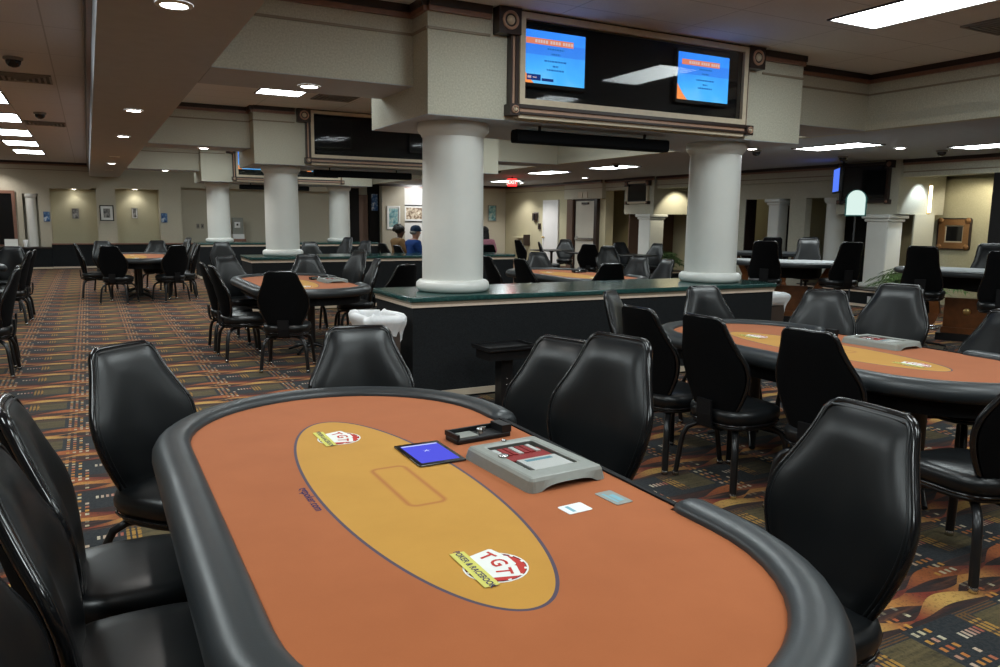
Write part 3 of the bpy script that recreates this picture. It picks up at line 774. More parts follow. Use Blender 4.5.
tb = thing('tablet', 'black framed tablet with glowing blue screen lying on the foreground table', 'tablet', (.973, 2.312, .7625), 0)
MB().slab(rrect(-.083, .083, -.122, .122, .006), 0, .006, .002).build('bezel', 'rim', tb)
sm = MB().poly([(-.068, -.100, .0064), (.068, -.100, .0064), (.068, .098, .0064), (-.068, .098, .0064)], 0)
sm.poly([(-.066, .085, .0067), (.066, .085, .0067), (.066, .095, .0067), (-.066, .095, .0067)], 1)
for a in range(5):
    c, s = math.cos(a * 1.256), math.sin(a * 1.256); sm.poly([(.002 * c - .002 * s, .02 + .002 * s, .0067), (.016 * c, .02 + .016 * s, .0067), (.002 * c + .002 * s, .02 - .002 * s + .004, .0067)], 1)
sm.build('screen', ['bluescreen', 'bluewhite'], tb)

def card(name, lab, loc, rz, a, b, mats, cut):
    o = thing(name, lab, 'card', loc, rz)
    MB().slab(rrect(-a, a, -b, b, .006, 3), 0, .0012).build('sheet', mats[0], o)
    m = MB().poly([(-a * .55, -b * .7, .0015), (-a * .25, -b * .7, .0015), (-a * .25, b * .7, .0015), (-a * .55, b * .7, .0015)])
    if cut: m.poly([(-a * .1, -b * .6, .0015), (a * .5, -b * .6, .0015), (a * .5, b * .4, .0015), (-a * .1, b * .4, .0015)])
    m.build('print', 'papertext', o)
card('cut_card', 'small white plastic card on the foreground table, nearer the orange printed oval', (1.142, 1.678, .7625), .06, .040, .030, ('white',), False)
card('notice_card', 'pale printed card on the foreground table beside its dark dealer edge', (1.288, 1.698, .7625), .06, .030, .052, ('greybox',), True)
# ------------------------------------------------------------------ seating
CH0 = None; CHT = None
def put_chair(x, y, fx, fy, lab, group, tall=False):
    """(x, y): where the top of the backrest stands; (fx, fy): which way the seat faces"""
    global CH0, CHT
    l = math.hypot(fx, fy); fx /= l; fy /= l
    loc = (x + .31 * fx, y + .31 * fy, 0); rz = math.atan2(-fx, fy)
    if tall:
        if CHT is None: CHT = make_chair('poker_chair', lab, .085, group); CHT.location = loc; CHT.rotation_euler = (0, 0, rz); return CHT
        return dup(CHT, loc, rz, lab, group)
    if CH0 is None: CH0 = make_chair('poker_chair', lab, 0, group); CH0.location = loc; CH0.rotation_euler = (0, 0, rz); return CH0
    return dup(CH0, loc, rz, lab, group)
g = 'black chairs around the foreground table'
put_chair(.085, 3.46, .64, -.77, 'black padded chair at the far left curve of the foreground table, whole backrest in view', g)
put_chair(1.14, 3.60, -.18, -1, 'black padded chair at the far end of the foreground table, by the white bag', g)
put_chair(1.87, 2.86, -1, -.30, 'black chair right of the foreground table, partly behind the taller chair', g)
put_chair(1.80, 2.36, -1, -.22, 'tall black chair with glossy rim beside the grey tray of the foreground table', g, True)
put_chair(1.985, 1.395, -1, .05, 'black chair with large upright backrest at the lower right of the foreground table', g)
put_chair(-.24, 2.50, 1, .02, 'black chair left of the foreground table, farther of the two seats showing', g)
put_chair(-.24, 1.98, 1, 0, 'black chair left of the foreground table, nearer of the two seats showing', g)
put_chair(-.27, 1.46, 1, 0, 'black chair in the bottom left corner, only its backrest showing', g)
g = 'black chairs around the right hand table'
put_chair(3.47, 4.72, .62, -.80, 'black chair seen edge on against the half wall, far left of the right hand table', g)
put_chair(2.98, 3.76, 1, .02, 'black chair seen from behind, farthest of three along the right hand table', g)
put_chair(3.05, 3.26, 1, .04, 'black chair seen from behind, middle one of three along the right hand table', g)
put_chair(3.14, 2.60, 1, .10, 'black chair seen from behind, nearest of three along the right hand table', g)
put_chair(4.48, 4.80, -.12, -1, 'black chair at the far end of the right hand table, under the white column', g)
put_chair(5.20, 4.16, -.9, -.55, 'black chair across the right hand table, smaller of the two beside the fern', g)
put_chair(5.32, 3.60, -1, -.25, 'tall black chair behind the grey tray of the right hand table', g, True)
put_chair(5.06, 2.66, -.9, .2, 'black chair cut by the right edge, across the right hand table', g)
put_chair(3.46, 1.64, .10, 1, 'black chair in the lower right corner, its seat and legs showing', g)
g = 'black chairs around the middle left table'
put_chair(1.63, 7.60, .38, .92, 'black chair seen from behind at the near end of the middle left table', g)
put_chair(1.14, 8.72, 1, .05, 'black chair on the aisle side of the middle left table, nearer of two', g)
put_chair(1.12, 9.36, 1, 0, 'black chair on the aisle side of the middle left table, farther of two', g)
put_chair(1.60, 10.82, .45, -.9, 'black chair at the far left curve of the middle left table', g)
put_chair(2.76, 11.05, -.22, -1, 'black chair at the far end of the middle left table, below the second column', g)
put_chair(3.36, 10.44, -.95, -.3, 'tall black chair right of the middle left table, seen edge on', g, True)
put_chair(3.32, 9.60, -1, .1, 'black chair right of the middle left table, just before the tall one', g)
put_chair(3.24, 8.34, -.40, .9, 'black chair right of the middle left table, beside the half wall corner', g)
g = 'black chairs around the farthest poker table'
put_chair(.29, 14.86, .42, .92, 'black chair at the near side of the farthest poker table, left of two', g)
put_chair(1.40, 14.93, -.42, .92, 'black chair at the near side of the farthest poker table, right of two', g)
put_chair(-.24, 16.25, 1, 0, 'black chair at the aisle side of the farthest poker table, seen edge on', g)
put_chair(.22, 17.75, .4, -.9, 'black chair behind the farthest poker table, in front of the framed picture pillar', g)
put_chair(1.28, 17.95, -.3, -1, 'black chair behind the farthest poker table, right of its felt', g)
put_chair(1.82, 17.05, -1, -.2, 'tall black chair at the right side of the farthest poker table', g, True)
put_chair(1.86, 16.35, -1, 0, 'black chair at the right of the farthest poker table, second from the near side', g)
put_chair(1.84, 15.62, -1, .15, 'black chair at the right of the farthest poker table, nearest the camera', g)
g = 'black chairs along the left edge of the aisle'
put_chair(-.63, 8.72, -1, .05, 'black chair at the left edge, nearest of the aisle chairs', g)
put_chair(-.66, 9.30, -1, 0, 'black chair at the left edge, right behind the nearest aisle chair', g)
put_chair(-.76, 12.80, -1, .05, 'black chair at the left side table of the aisle, nearer of the far pair', g)
put_chair(-.73, 13.40, -1, 0, 'black chair at the left side table of the aisle, farther of the far pair', g)
put_chair(-1.12, 14.85, -.25, -1, 'grey lit black chair facing the camera at the far end of the left side table', g)
g = 'black chairs around the table behind the nearest counter'
put_chair(5.10, 9.95, 1, -.1, 'black chair just right of the nearest column, behind the half wall', g)
put_chair(5.18, 9.12, 1, .05, 'black chair seen from behind, left of the orange felt behind the half wall', g)
put_chair(6.60, 11.02, -.1, -1, 'pale lit black chair facing the camera behind the orange felt beyond the half wall', g)
put_chair(5.74, 7.76, .12, 1, 'black chair seen from behind directly over the half wall, its flat top showing', g)
put_chair(7.27, 9.15, -.95, -.35, 'shiny black chair right of the orange felt beyond the half wall, facing left', g)
put_chair(7.22, 8.45, -1, .1, 'black chair beside the right column, behind the shiny one', g)
g = 'chairs around the small dining tables'
put_chair(9.98, 17.7, 1, .05, 'black chair seen edge on at the dining table before the pale yellow wall', g)
put_chair(11.95, 18.4, -.6, -.8, 'grey lit black chair beside the white door', g)
put_chair(9.80, 16.3, .9, -.5, 'black chair seen edge on in front of the white door', g)
put_chair(10.05, 14.5, .5, .85, 'black chair seen from behind in front of the brown door jamb', g)
put_chair(9.75, 13.35, -.55, -.83, 'grey lit black chair facing the camera below the pale yellow niche', g)
put_chair(11.78, 15.66, -.2, -1, 'small grey lit chair behind the dining table, below the yellow niche', g)
put_chair(12.22, 14.70, -.95, -.2, 'chair with a shiny right edge beside the wall pillar and the fern', g)
g = 'chairs behind the second counter'
put_chair(4.25, 16.8, -.1, -1, 'black chair behind the second counter, facing the camera, right of the middle column', g)
put_chair(5.25, 17.2, -1, -.4, 'tall black chair seen edge on behind the second counter, below the dark doorway', g, True)
put_chair(5.72, 17.35, -1, -.5, 'black chair close behind the tall edge on chair at the second counter', g)
put_chair(2.45, 17.0, -.1, -1, 'black chair between the far table and the middle column', g)

# blackjack corner
S0 = None
def put_stool(x, y, fx, fy, lab):
    global S0
    l = math.hypot(fx, fy); fx /= l; fy /= l; loc = (x + .31 * fx, y + .31 * fy, 0); rz = math.atan2(-fx, fy)
    if S0 is None: S0 = make_stool('swivel_stool', lab, 'black swivel stools'); S0.location = loc; S0.rotation_euler = (0, 0, rz)
    else: dup(S0, loc, rz, lab)
put_stool(8.48, 7.86, .75, .6, 'tall black swivel stool seen from behind, just right of the white column')
put_stool(9.44, 7.17, .35, .9, 'tall black swivel stool seen from behind, below the lit arch sign')
put_stool(8.76, 5.70, .92, .4, 'tall black swivel stool seen from behind, left of the gold framed mirror')
put_stool(8.18, 4.42, .9, .45, 'tall black swivel stool cut by the right edge')
put_stool(10.72, 9.0, -.75, -.62, 'grey lit swivel stool on the far side of the table below the arch sign')
put_stool(10.95, 9.98, .6, .8, 'dark swivel stool in front of the dark wall opening, left of two')
put_stool(11.62, 9.72, .5, .85, 'dark swivel stool in front of the dark wall opening, right of two')
put_stool(11.25, 6.3, -.9, -.3, 'black swivel stool on the far side of the table under the gold mirror')
put_stool(10.05, 10.45, .7, .7, 'dark swivel stool showing beside the right edge of the white column')

def blackjack(lab, loc, rz):
    """half moon table, players' curve on local -Y"""
    t = thing('blackjack_table', lab, 'table', loc, rz, 'half moon card tables')
    def half(r, d=.30):
        def f(i=0.0):
            q = r - i; return [(q * math.cos(PI + PI * k / 24), q * math.sin(PI + PI * k / 24)) for k in range(25)] + [(q, d - i), (-q, d - i)]
        return f
    MB().slab(half(.93), .90, .965, .018).build('padded_rim', 'rail', t)
    MB().slab(half(.83, .28), .9655, .972).build('pale_top', 'palefelt', t)
    MB().slab(half(.46, .18), .72, .8995).build('apron', 'apron', t)
    for s in (-1, 1):
        pts = [(s * .56, -.34, .8995), (s * .44, -.30, .66), (s * .37, -.26, .52), (s * .355, -.24, .38), (s * .44, -.26, .16), (s * .52, -.30, 0.0)]
        m = MB(); rings = []
        for x, y, z in pts: rings.append([(x + a, y + b, z) for a, b in ((-.06, -.05), (.06, -.05), (.06, .05), (-.06, .05))])
        m.loft(rings, 0, False).build('leg', 'wood', t)
    m = MB().box(-.27, .27, -.10, -.04, .18, .58).box(-.29, .29, -.12, .10, .10, .18); m.build('front_panel', 'wood', t)
    MB().box(-.34, .34, -.16, .16, 0, .099).build('plinth', 'black', t)
    m = MB().ell((0, -.105, .40), (.05, .018, .05), 14, 8); m.build('brass_boss', 'brass', t)
    return t
b0 = blackjack('half moon card table with curved wooden legs, right of the white column', (9.75, 8.5, 0), math.atan2(-.72, .70) )
dup(b0, (10.42, 6.06, 0), math.atan2(-.9, .42), 'half moon card table with wooden base below the gold framed mirror')
dup(b0, (12.25, 11.35, 0), math.atan2(-.7, .7), 'half moon card table far back, hidden behind the dark stools')

def arch_sign(lab, loc, rz):
    t = thing('lit_sign', lab, 'sign', loc, rz, 'lit arch signs on poles')
    MB().lathe([(.16, 0), (.16, .012), (.03, .03), (.014, .05), (.014, 1.70)], 16).build('pole', 'blackmetal', t)
    def arch(w, h, n=14): return [(-w, 0), (w, 0)] + [(w * math.cos(PI * k / n), h - w + w * math.sin(PI * k / n)) for k in range(n + 1)]
    a = arch(.165, .44); i_ = [(x * .86, .02 + z * .93) for x, z in a]
    MB().loft([[(x, -.05, 1.68 + z) for x, z in a], [(x, .05, 1.68 + z) for x, z in a]], 0, False).build('green_case', 'green', t)
    MB().poly([(x, -.0515, 1.68 + z) for x, z in i_]).build('lit_face', 'lampsign', t)
arch_sign('lit white arch sign with green edge on a thin pole, beside the big wall screen', (11.43, 8.68, 0), math.atan2(-.80, .60))
arch_sign('lit arch sign half hidden by the right hand white column', (9.35, 9.85, 0), math.atan2(-.70, .72))

def dining(lab, loc, first=[None]):
    if first[0] is None:
        t = thing('dining_table', lab, 'table', loc, .1, 'small dark dining tables'); first[0] = t
        MB().slab(rrect(-.42, .42, -.42, .42, .04), .74, .77, .006).build('table_top', 'blackmetal', t)
        MB().lathe([(.26, 0), (.26, .015), (.06, .04), (.035, .07), (.035, .70), (.12, .7395)], 18).build('pedestal', 'blackmetal', t)
    else: dup(first[0], loc, .1, lab)
dining('small dark table before the pale yellow wall', (10.95, 17.55, 0))
dining('small dark table in front of the white door and brown jamb', (10.9, 15.75, 0))
dining('small dark table before the yellow niche', (11.35, 14.55, 0))

# side table and bins
st = thing('side_table', 'small black pedestal drinks table against the dark half wall', 'table', (2.98, 5.48, 0), .04)
MB().slab(rrect(-.23, .23, -.15, .15, .012), .50, .515, .003).box(-.23, .23, -.15, -.14, .515, .535).box(-.23, .23, .14, .15, .515, .535).box(-.23, -.22, -.14, .14, .515, .535).box(.22, .23, -.14, .14, .515, .535).build('tray_top', 'blackmetal', st)
MB().box(-.20, .20, -.12, .12, .42, .4995).build('drawer_box', 'black', st)
MB().box(-.055, .055, -.05, .05, .02, .4195).build('post', 'blackmetal', st)
m = MB()
for x, y in ((-.0, .0),): m.slab(rrect(-.17, .17, -.13, .13, .02), 0, .0195, .004)
m.build('foot_plate', 'blackmetal', st)
m = MB()
for z in (.2, .25): m.ell((0, -.052, z), (.006, .004, .006), 8, 6)
m.build('bolt', 'chrome', st)

def bin_(lab, loc, sx, sy, rz):
    t = thing('rubbish_bin', lab, 'bin', loc, rz, 'bins with white bags at the half wall ends')
    MB().loft([[(x * k, y * k, z) for x, y in rrect(-sx, sx, -sy, sy, .03)(0)] for k, z in ((.86, 0), (1.0, .70))]).build('bin_body', 'brownbin', t)
    rings = []; pr = rrect(-sx, sx, -sy, sy, .05, 8)(0); n = len(pr)
    ph = [R.uniform(0, 6) for _ in range(6)]
    def wob(k, f, a): return a * (math.sin(2 * PI * k * 3 / n + ph[0] + f) + .7 * math.sin(2 * PI * k * 7 / n + ph[1]) + .5 * math.sin(2 * PI * k * 11 / n + ph[2] + 2 * f))
    for s_, z, a in ((1.02, .585, .036), (1.04, .61, .016), (1.12, .66, .014), (1.22, .70, .012), (1.25, .73, .010), (1.15, .755, .010), (.95, .765, .010), (.82, .74, .008), (.75, .62, .006)):
        rings.append([(x * s_ + wob(k, z * 9, .006) * (1 if x > 0 else -1), y * s_, z + wob(k, z * 5, a)) for k, (x, y) in enumerate(pr)])
    MB().loft(rings, 0, True, False).build('white_bag', 'bagwhite', t)
bin_('brown bin lined with a white bag at the left end of the nearest half wall', (2.10, 6.12, 0), .145, .22, 0)
bin_('bin with a white bag at the right end of the nearest half wall', (6.86, 6.32, 0), .14, .20, 0)

# ------------------------------------------------------------------ right wall furniture
def wall_pillar(lab, loc, w, h, first):
    t = thing('wall_pillar', lab, 'pillar', loc, 0, 'pale pillars along the right wall')
    MB().slab(rrect(-w, w, -w, w, .03), .10, h - .14).build('shaft', 'column', t)
    MB().slab(rrect(-w - .05, w + .05, -w - .05, w + .05, .03), 0, .0995, .03).build('base', 'column', t)
    MB().slab(rrect(-w - .03, w + .03, -w - .03, w + .03, .02), h - .139, h - .08, .02).slab(rrect(-w - .07, w + .07, -w - .07, w + .07, .02), h - .08, h - .002, .02).build('capital', 'column', t)
def round_pillar(lab, loc, r, h):
    t = thing('wall_pillar', lab, 'pillar', loc, 0, 'pale pillars along the right wall')
    MB().lathe([(r, .101), (r, h - .12)], 24).build('shaft', 'column', t)
    MB().lathe([(r * 1.25, 0), (r * 1.3, .03), (r * 1.2, .08), (r * 1.02, .10)], 24).build('base', 'column', t)
    MB().lathe([(r * 1.02, h - .119), (r * 1.2, h - .09), (r * 1.3, h - .04), (r * 1.3, h - .002)], 24).build('capital', 'column', t)
def planter(lab, x0, x1, y0, y1, h):
    t = thing('planter_ledge', lab, 'ledge', ((x0 + x1) / 2, (y0 + y1) / 2, 0), 0, 'low ledges along the right wall')
    a, b = (x1 - x0) / 2, (y1 - y0) / 2
    MB().box(-a + .02, a, -b + .02, b - .02, 0, h - .05).build('panel', 'counterface', t)
    MB().box(-a, a, -b, b, h - .0495, h - .02, 0).box(-a - .005, a, -b - .005, b, h - .02, h, 1).build('top', ['stripe', 'darktrim'], t)
    MB().box(-a + .005, -a + .0195, -b + .02, b - .02, .02, .07).build('base_strip', 'stripe', t)
    MB().box(-a + .008, -a + .0195, -.40, -.33, .10, .22).build('outlet', 'white', t)
planter('low dark planter ledge below the big wall screen', 12.72, XW - .11, 8.3, 10.9, .34)
planter('low dark planter ledge below the small framed wall screen', 12.7, XW - .11, 14.7, 17.1, .34)
wall_pillar('broad pale pillar under the big dark wall screen', (13.02 + .35, 9.50, .341), .225, 1.395, None)
wall_pillar('broad pale pillar under the small framed wall screen', (13.02 + .35, 16.4, .341), .24, 1.405, None)
wall_pillar('pale pillar at the left of the dark wall opening', (XW + .25, 12.25, 0), .15, 2.08, None)
round_pillar('round pale pillar just left of the lit arch sign', (XW + .3, 10.78, 0), .19, 2.078)
struct(MB().box(XW + .1, XW + .42, 13.05, 13.075, 0, 2.08).build('trim_%d' % tn, 'darktrim')); tn += 1

def fern(lab, loc, s, n, seed):
    rr = random.Random(seed)
    t = thing('fern', lab, 'plant', loc, 0, 'ferns on the wall ledges')
    MB().lathe([(.11, 0), (.15, .14), (.155, .16), (.13, .16), (.12, .13)], 18).build('pot', 'darktrim', t)
    m = MB()
    for k in range(n):
        a = rr.uniform(.5 * PI, 1.5 * PI); L = s * rr.uniform(.6, 1.15); e = rr.uniform(.6, 1.45); pts = []
        dx, dy = math.cos(a), math.sin(a)
        for q in range(7):
            f = q / 6; r = L * f * math.cos(e) * (1 + .2 * f) ; z = .14 + L * (f * math.sin(e) - .62 * f * f)
            pts.append(Vector((dx * r, dy * r, max(z, -.12))))
        for q in range(6):
            p, p2 = pts[q], pts[q + 1]; w = .075 * s * math.sin(PI * (q + .7) / 7.2) + .004
            for sd in (-1, 1):
                side = Vector((-dy, dx, 0)) * sd
                for h in (0, .5):
                    b = p.lerp(p2, h); c = p.lerp(p2, h + .35)
                    tip = b + side * w * 2.2 + (p2 - p) * .9 + Vector((0, 0, -.02 * s))
                    m.add([b, c, tip], [(0, 1, 2)], 0)
            m.add([p, p + Vector((-dy, dx, 0)) * .006, p2 + Vector((-dy, dx, 0)) * .006, p2], [(0, 1, 2, 3)], 0)
    m.build('fronds', 'fern', t)
fern('bushy green fern on the ledge beside the pillar of the big wall screen', (12.94, 8.36, .341), .90, 330, 3)
fern('green fern on the ledge beside the pillar of the small wall screen', (12.93, 15.25, .341), .80, 260, 5)

# wall screens
def wall_screen(name, lab, x, yc, z0, z1, w, mats, blocks):
    t = thing(name, lab, 'screen', (x, yc, 0), 0)
    MB().box(-.06, -.001, -w, w, z0, z1).build('back_panel', 'black', t)
    m = MB()
    for a, b, c, e in ((-w - .05, w + .05, z1, z1 + .05), (-w - .05, w + .05, z0 - .05, z0), (-w - .05, -w, z0, z1), (w, w + .05, z0, z1)): m.box(-.08, -.001, a, b, c, e)
    m.build('frame', mats, t)
    MB().poly([(-.062, -w * .97, z0 + .03), (-.062, w * .97, z0 + .03), (-.062, w * .97, z1 - .03), (-.062, -w * .97, z1 - .03)]).build('glass_face', 'rim', t)
    for y, z, s in ((-w - .05, z1 + .0, .07), (w + .05, z1 + .0, .07), (-w - .05, z0 - .03, .04), (w + .05, z0 - .03, .04))[:blocks]:
        m = MB().box(-.10, -.0005, y - s, y + s, z - s, z + s, 0)
        m.loft([[(-.101 - e, y + q * math.cos(2 * PI * k / 16), z + q * math.sin(2 * PI * k / 16)) for k in range(16)] for q, e in ((s * .7, 0), (s * .6, .012), (.001, .014))], 1, True, False)
        m.build('corner_block', ['darktrim', 'redtrim'], t)
wall_screen('wall_screen', 'large dark screen with round corner blocks on the right wall box', XW - .102, 9.84, 2.00, 2.655, .47, 'darktrim', 4)
wall_screen('wall_screen', 'small dark screen in a pale frame on the far right wall box', XW - .102, 16.75, 2.08, 2.56, .40, 'cream', 4)
tv = thing('television', 'slim television with a blue glowing screen on a ceiling arm beside the big wall screen', 'television', (12.52, 9.90, 2.36), math.atan2(-.80, -.60) - .10)
MB().slab(rrect(-.36, .36, -.24, .24, .02), 0, .06, .008).build('bezel', 'black', tv).rotation_euler = (PI / 2, 0, 0)
MB().poly([(-.33, -.0615, -.21), (.33, -.0615, -.21), (.33, -.0615, .21), (-.33, -.0615, .21)]).build('screen', 'tvblue', tv)
MB().tube([(0, .02, .0), (0, .05, .15), (0, .05, .362)], .02, 8).box(-.08, .08, .0, .10, .355, .367).build('ceiling_arm', 'blackmetal', tv)

# pictures, mirror, notices
def picture(name, lab, cat, face, loc, w, h, mats, fw, mat_w=0.0):
    """face 'Y': hangs on a wall facing -Y; face 'X': on a wall facing -X"""
    t = thing(name, lab, cat, loc, 0 if face == 'Y' else -PI / 2)
    m = MB()
    for a, b, c, e in ((-w, w, h - fw, h), (-w, w, -h, -h + fw), (-w, -w + fw, -h + fw, h - fw), (w - fw, w, -h + fw, h - fw)): m.box(a, b, -.035, -.001, c, e)
    m.build('frame', mats[0], t)
    i = fw + mat_w
    m = MB().box(-w + fw, w - fw, -.012, -.001, -h + fw, h - fw, 0)
    m.poly([(-w + i, -.0125, -h + i), (w - i, -.0125, -h + i), (w - i, -.0125, h - i), (-w + i, -.0125, h - i)], 1)
    m.build('picture_sheet', [mats[1], mats[2]], t)
    return t
picture('framed_picture', 'black framed picture with a wide white mount on the far pillar', 'picture', 'Y', (.505, YW, 1.61), .185, .23, ('black', 'paper', 'picdark'), .028, .07)
picture('wall_plaque', 'small grey plaque in the left far niche', 'plaque', 'Y', (-.31, YF - .06, 1.585), .09, .15, ('louver', 'picdark', 'picdark'), .012)
picture('wall_plaque', 'small grey plaque in the right far niche, under a bright light pool', 'plaque', 'Y', (1.27, YF - .06, 1.62), .08, .16, ('louver', 'paper', 'picdark'), .012, .02)
picture('wall_notice', 'blue notice beside the slim booth column', 'notice', 'Y', (-1.03, YW, 1.49), .08, .14, ('signblue', 'signblue', 'signblue'), .01)
picture('wall_notice', 'blue and white notice right of the far niches', 'notice', 'Y', (2.06, YW, 1.49), .085, .14, ('signblue', 'signblue', 'signblue'), .01)
picture('framed_picture', 'blue green picture in a white frame beside the dark doorway', 'picture', 'Y', (9.44, YW, 1.58), .24, .40, ('paper', 'paper', 'picblue'), .045, .035)
picture('framed_picture', 'wide picture in a dark frame on the bright white wall, above the blue cap', 'picture', 'Y', (10.36, YF - .121, 1.74), .40, .30, ('black', 'paper', 'picwarm'), .035, .06)
picture('framed_picture', 'small blue green picture just right of the nearest column', 'picture', 'Y', (12.75, 24.499, 1.78), .165, .28, ('louver', 'picblue', 'picblue'), .02)
picture('wall_notice', 'blue panel at the right side of the dark far doorway', 'notice', 'Y', (8.845, YW + .279, 2.1), .13, .30, ('black', 'signblue', 'signblue'), .015)
mr = picture('framed_mirror', 'square mirror in a thick gold frame with round corners on the yellow wall', 'mirror', 'X', (14.70, 8.95, 1.385), .30, .285, ('gold', 'cream', 'rim'), .12, .025)
for sx in (-1, 1):
    for sz in (-1, 1):
        MB().lathe([(.001, .0), (.05, .0), (.055, .012), (.035, .028), (.001, .032)], 16).build('corner_boss', 'gold', mr, (sx * .265, -.034, sz * .25)).rotation_euler = (PI / 2, 0, 0)
m = MB()
for a, b, c, e in ((-.31, .31, .28, .30), (-.31, .31, -.30, -.28), (-.325, -.30, -.28, .28), (.30, .325, -.28, .28)): m.box(a, b, -.045, -.001, c, e)
m.build('dark_rim', 'darktrim', mr)
bw = thing('booth_window', 'dark booth window in a copper frame at the far left wall', 'window', (-2.47, YW, 0), 0)
MB().box(-.62, .62, -.012, -.001, .70, 2.12).build('pane', 'rim', bw)
m = MB()
for a, b, c, e, k in ((-.70, .70, 2.12, 2.20, 0), (.62, .70, .66, 2.12, 0), (-.70, -.62, .66, 2.12, 0), (-.62, .62, .66, .70, 0)): m.box(a, b, -.05, -.001, c, e, k)
m.build('frame', 'redtrim', bw)
round_pillar('slim pale column in the booth niche at the far left', (-1.41, YW + .14, .0), .135, 2.128)
pt = thing('paper_holder', 'white paper holder on the booth ledge at the far left', 'paper holder', (-1.93, 25.40, .6355), 0)
MB().box(-.17, .17, -.05, .05, 0, .02).build('base', 'white', pt); MB().loft([[(-.16, .03 + y, z), (.16, .03 + y, z), (.16, .045 + y, z), (-.16, .045 + y, z)] for y, z in ((0, .0205), (.03, .22))], 0, False).build('paper_stack', 'paper', pt)
cu = thing('cup', 'white cup on the booth ledge beside the paper holder', 'cup', (-1.58, 25.40, .6355), 0)
MB().lathe([(.05, 0), (.07, .20), (.062, .20), (.045, .012)], 18).build('cup_body', 'white', cu)
for k, z in enumerate((0,)):
    pass
for q, (x, lab) in enumerate(((3.07, 'dark wall switch plate left of the far column, left of two'), (3.20, 'dark wall switch plate left of the far column, right of two'))):
    t = thing('switch_plate', lab, 'switch', (x, YF, 1.24), 0, 'switch plates on the far wall')
    MB().box(-.045, .045, -.02, -.001, -.075, .075).build('plate', 'louver', t); MB().box(-.012, .012, -.03, -.0205, -.025, .025).build('toggle', 'black', t)
cm = thing('drinks_machine', 'drinks machine with white and red front on a stand by the far wall', 'drinks machine', (4.22, 25.6, 0), 0)
MB().box(-.22, .22, -.02, .3, 0, .85).build('stand', 'redtrim', cm); MB().box(-.17, .17, -.02, .28, .8505, 1.0).build('tray', 'white', cm)
MB().box(-.16, .16, .05, .28, 1.0005, 1.52).build('machine_body', 'greybox', cm); MB().box(-.11, .06, .02, .0495, 1.20, 1.38).build('front_panel', 'white', cm); MB().box(-.05, .0, -.0, .0195, 1.27, 1.33).build('dispenser', 'black', cm)

# right wall fittings
ph = thing('wall_phone', 'dark wall telephone left of the white door', 'telephone', (XW + .02, 22.35, 1.66), 0)
MB().box(-.012, -.001, -.15, .15, -.16, .16).build('mount_plate', 'louver', ph)
MB().slab(rrect(-.10, -.0125, -.13, .13, .02), -.13, .13, .02).build('phone_body', 'darktrim', ph); MB().tube([(-.11, -.06, -.1), (-.13, -.06, 0), (-.11, -.06, .1)], .025, 8).build('handset', 'black', ph)
sw = thing('switch_plate', 'dark switch box below and right of the wall telephone', 'switch', (XW + .02, 22.1, 1.35), 0)
MB().box(-.05, -.001, -.06, .06, -.10, .10).build('plate', 'darktrim', sw); MB().box(-.07, -.0505, -.02, .02, -.03, .03).build('toggle', 'black', sw)
hr = thing('wall_shelf', 'small pale wall shelf with a dark end left of the white door', 'shelf', (XW + .02, 23.2, .94), 0)
MB().box(-.25, -.001, -.42, .42, .0, .03).build('shelf_board', 'wallyellow', hr); MB().box(-.25, -.001, -.45, -.42, -.25, .12).build('end_panel', 'darktrim', hr)
sg = thing('door_sign', 'pale two part sign above the double locked door', 'sign', (XW - .121, 19.4, 2.32), 0)
for y in (-.14, .14): MB().box(-.02, -.001, y - .11, y + .11, -.09, .09).build('panel', 'cream', sg)
for x, y, z, h, lab in ((14.0, 14.88, 2.0, .42, 'added glowing strip as the lit wall edge in the niche beside the right hand column'), (14.12, 9.149, 2.03, .28, 'added glowing strip as the lit wall edge in the alcove left of the gold mirror')):
    s_ = thing('wall_glow_strip', lab, 'glow strip', (x, y, z), 0)
    MB().box(-.04, .04, -.012, -.001, -h, h).build('back_plate', 'brass', s_)
    MB().loft([[(.035 * math.cos(PI + PI * k / 10), -.013 + .035 * math.sin(PI + PI * k / 10), zz) for k in range(11)] for zz in (-h * .9, h * .9)], 0, True).build('glow_face', 'edgeglow', s_)  # added glowing strip imitates a wall edge lit from close by
rbox('alcove_return', 9.121, 9.149, 0, 1.739, 'wallpaper', 13.7, 14.3)

# exit sign
ex = thing('exit_sign', 'glowing red EXIT sign hanging from the far ceiling', 'sign', (10.35, 18.7, 2.57), math.atan2(-.48, .87))
MB().box(-.13, .13, -.03, .03, -.10, .10).build('case', 'exitred', ex)
MB().box(-.02, .02, -.02, .02, .1005, .158).build('mount', 'black', ex)
vs, fs = text_geo('EXIT', .135); m = MB(); m.add([(x * .9, -.0315, y) for x, y, z in vs], fs, 0); m.build('letters', 'exitback', ex)

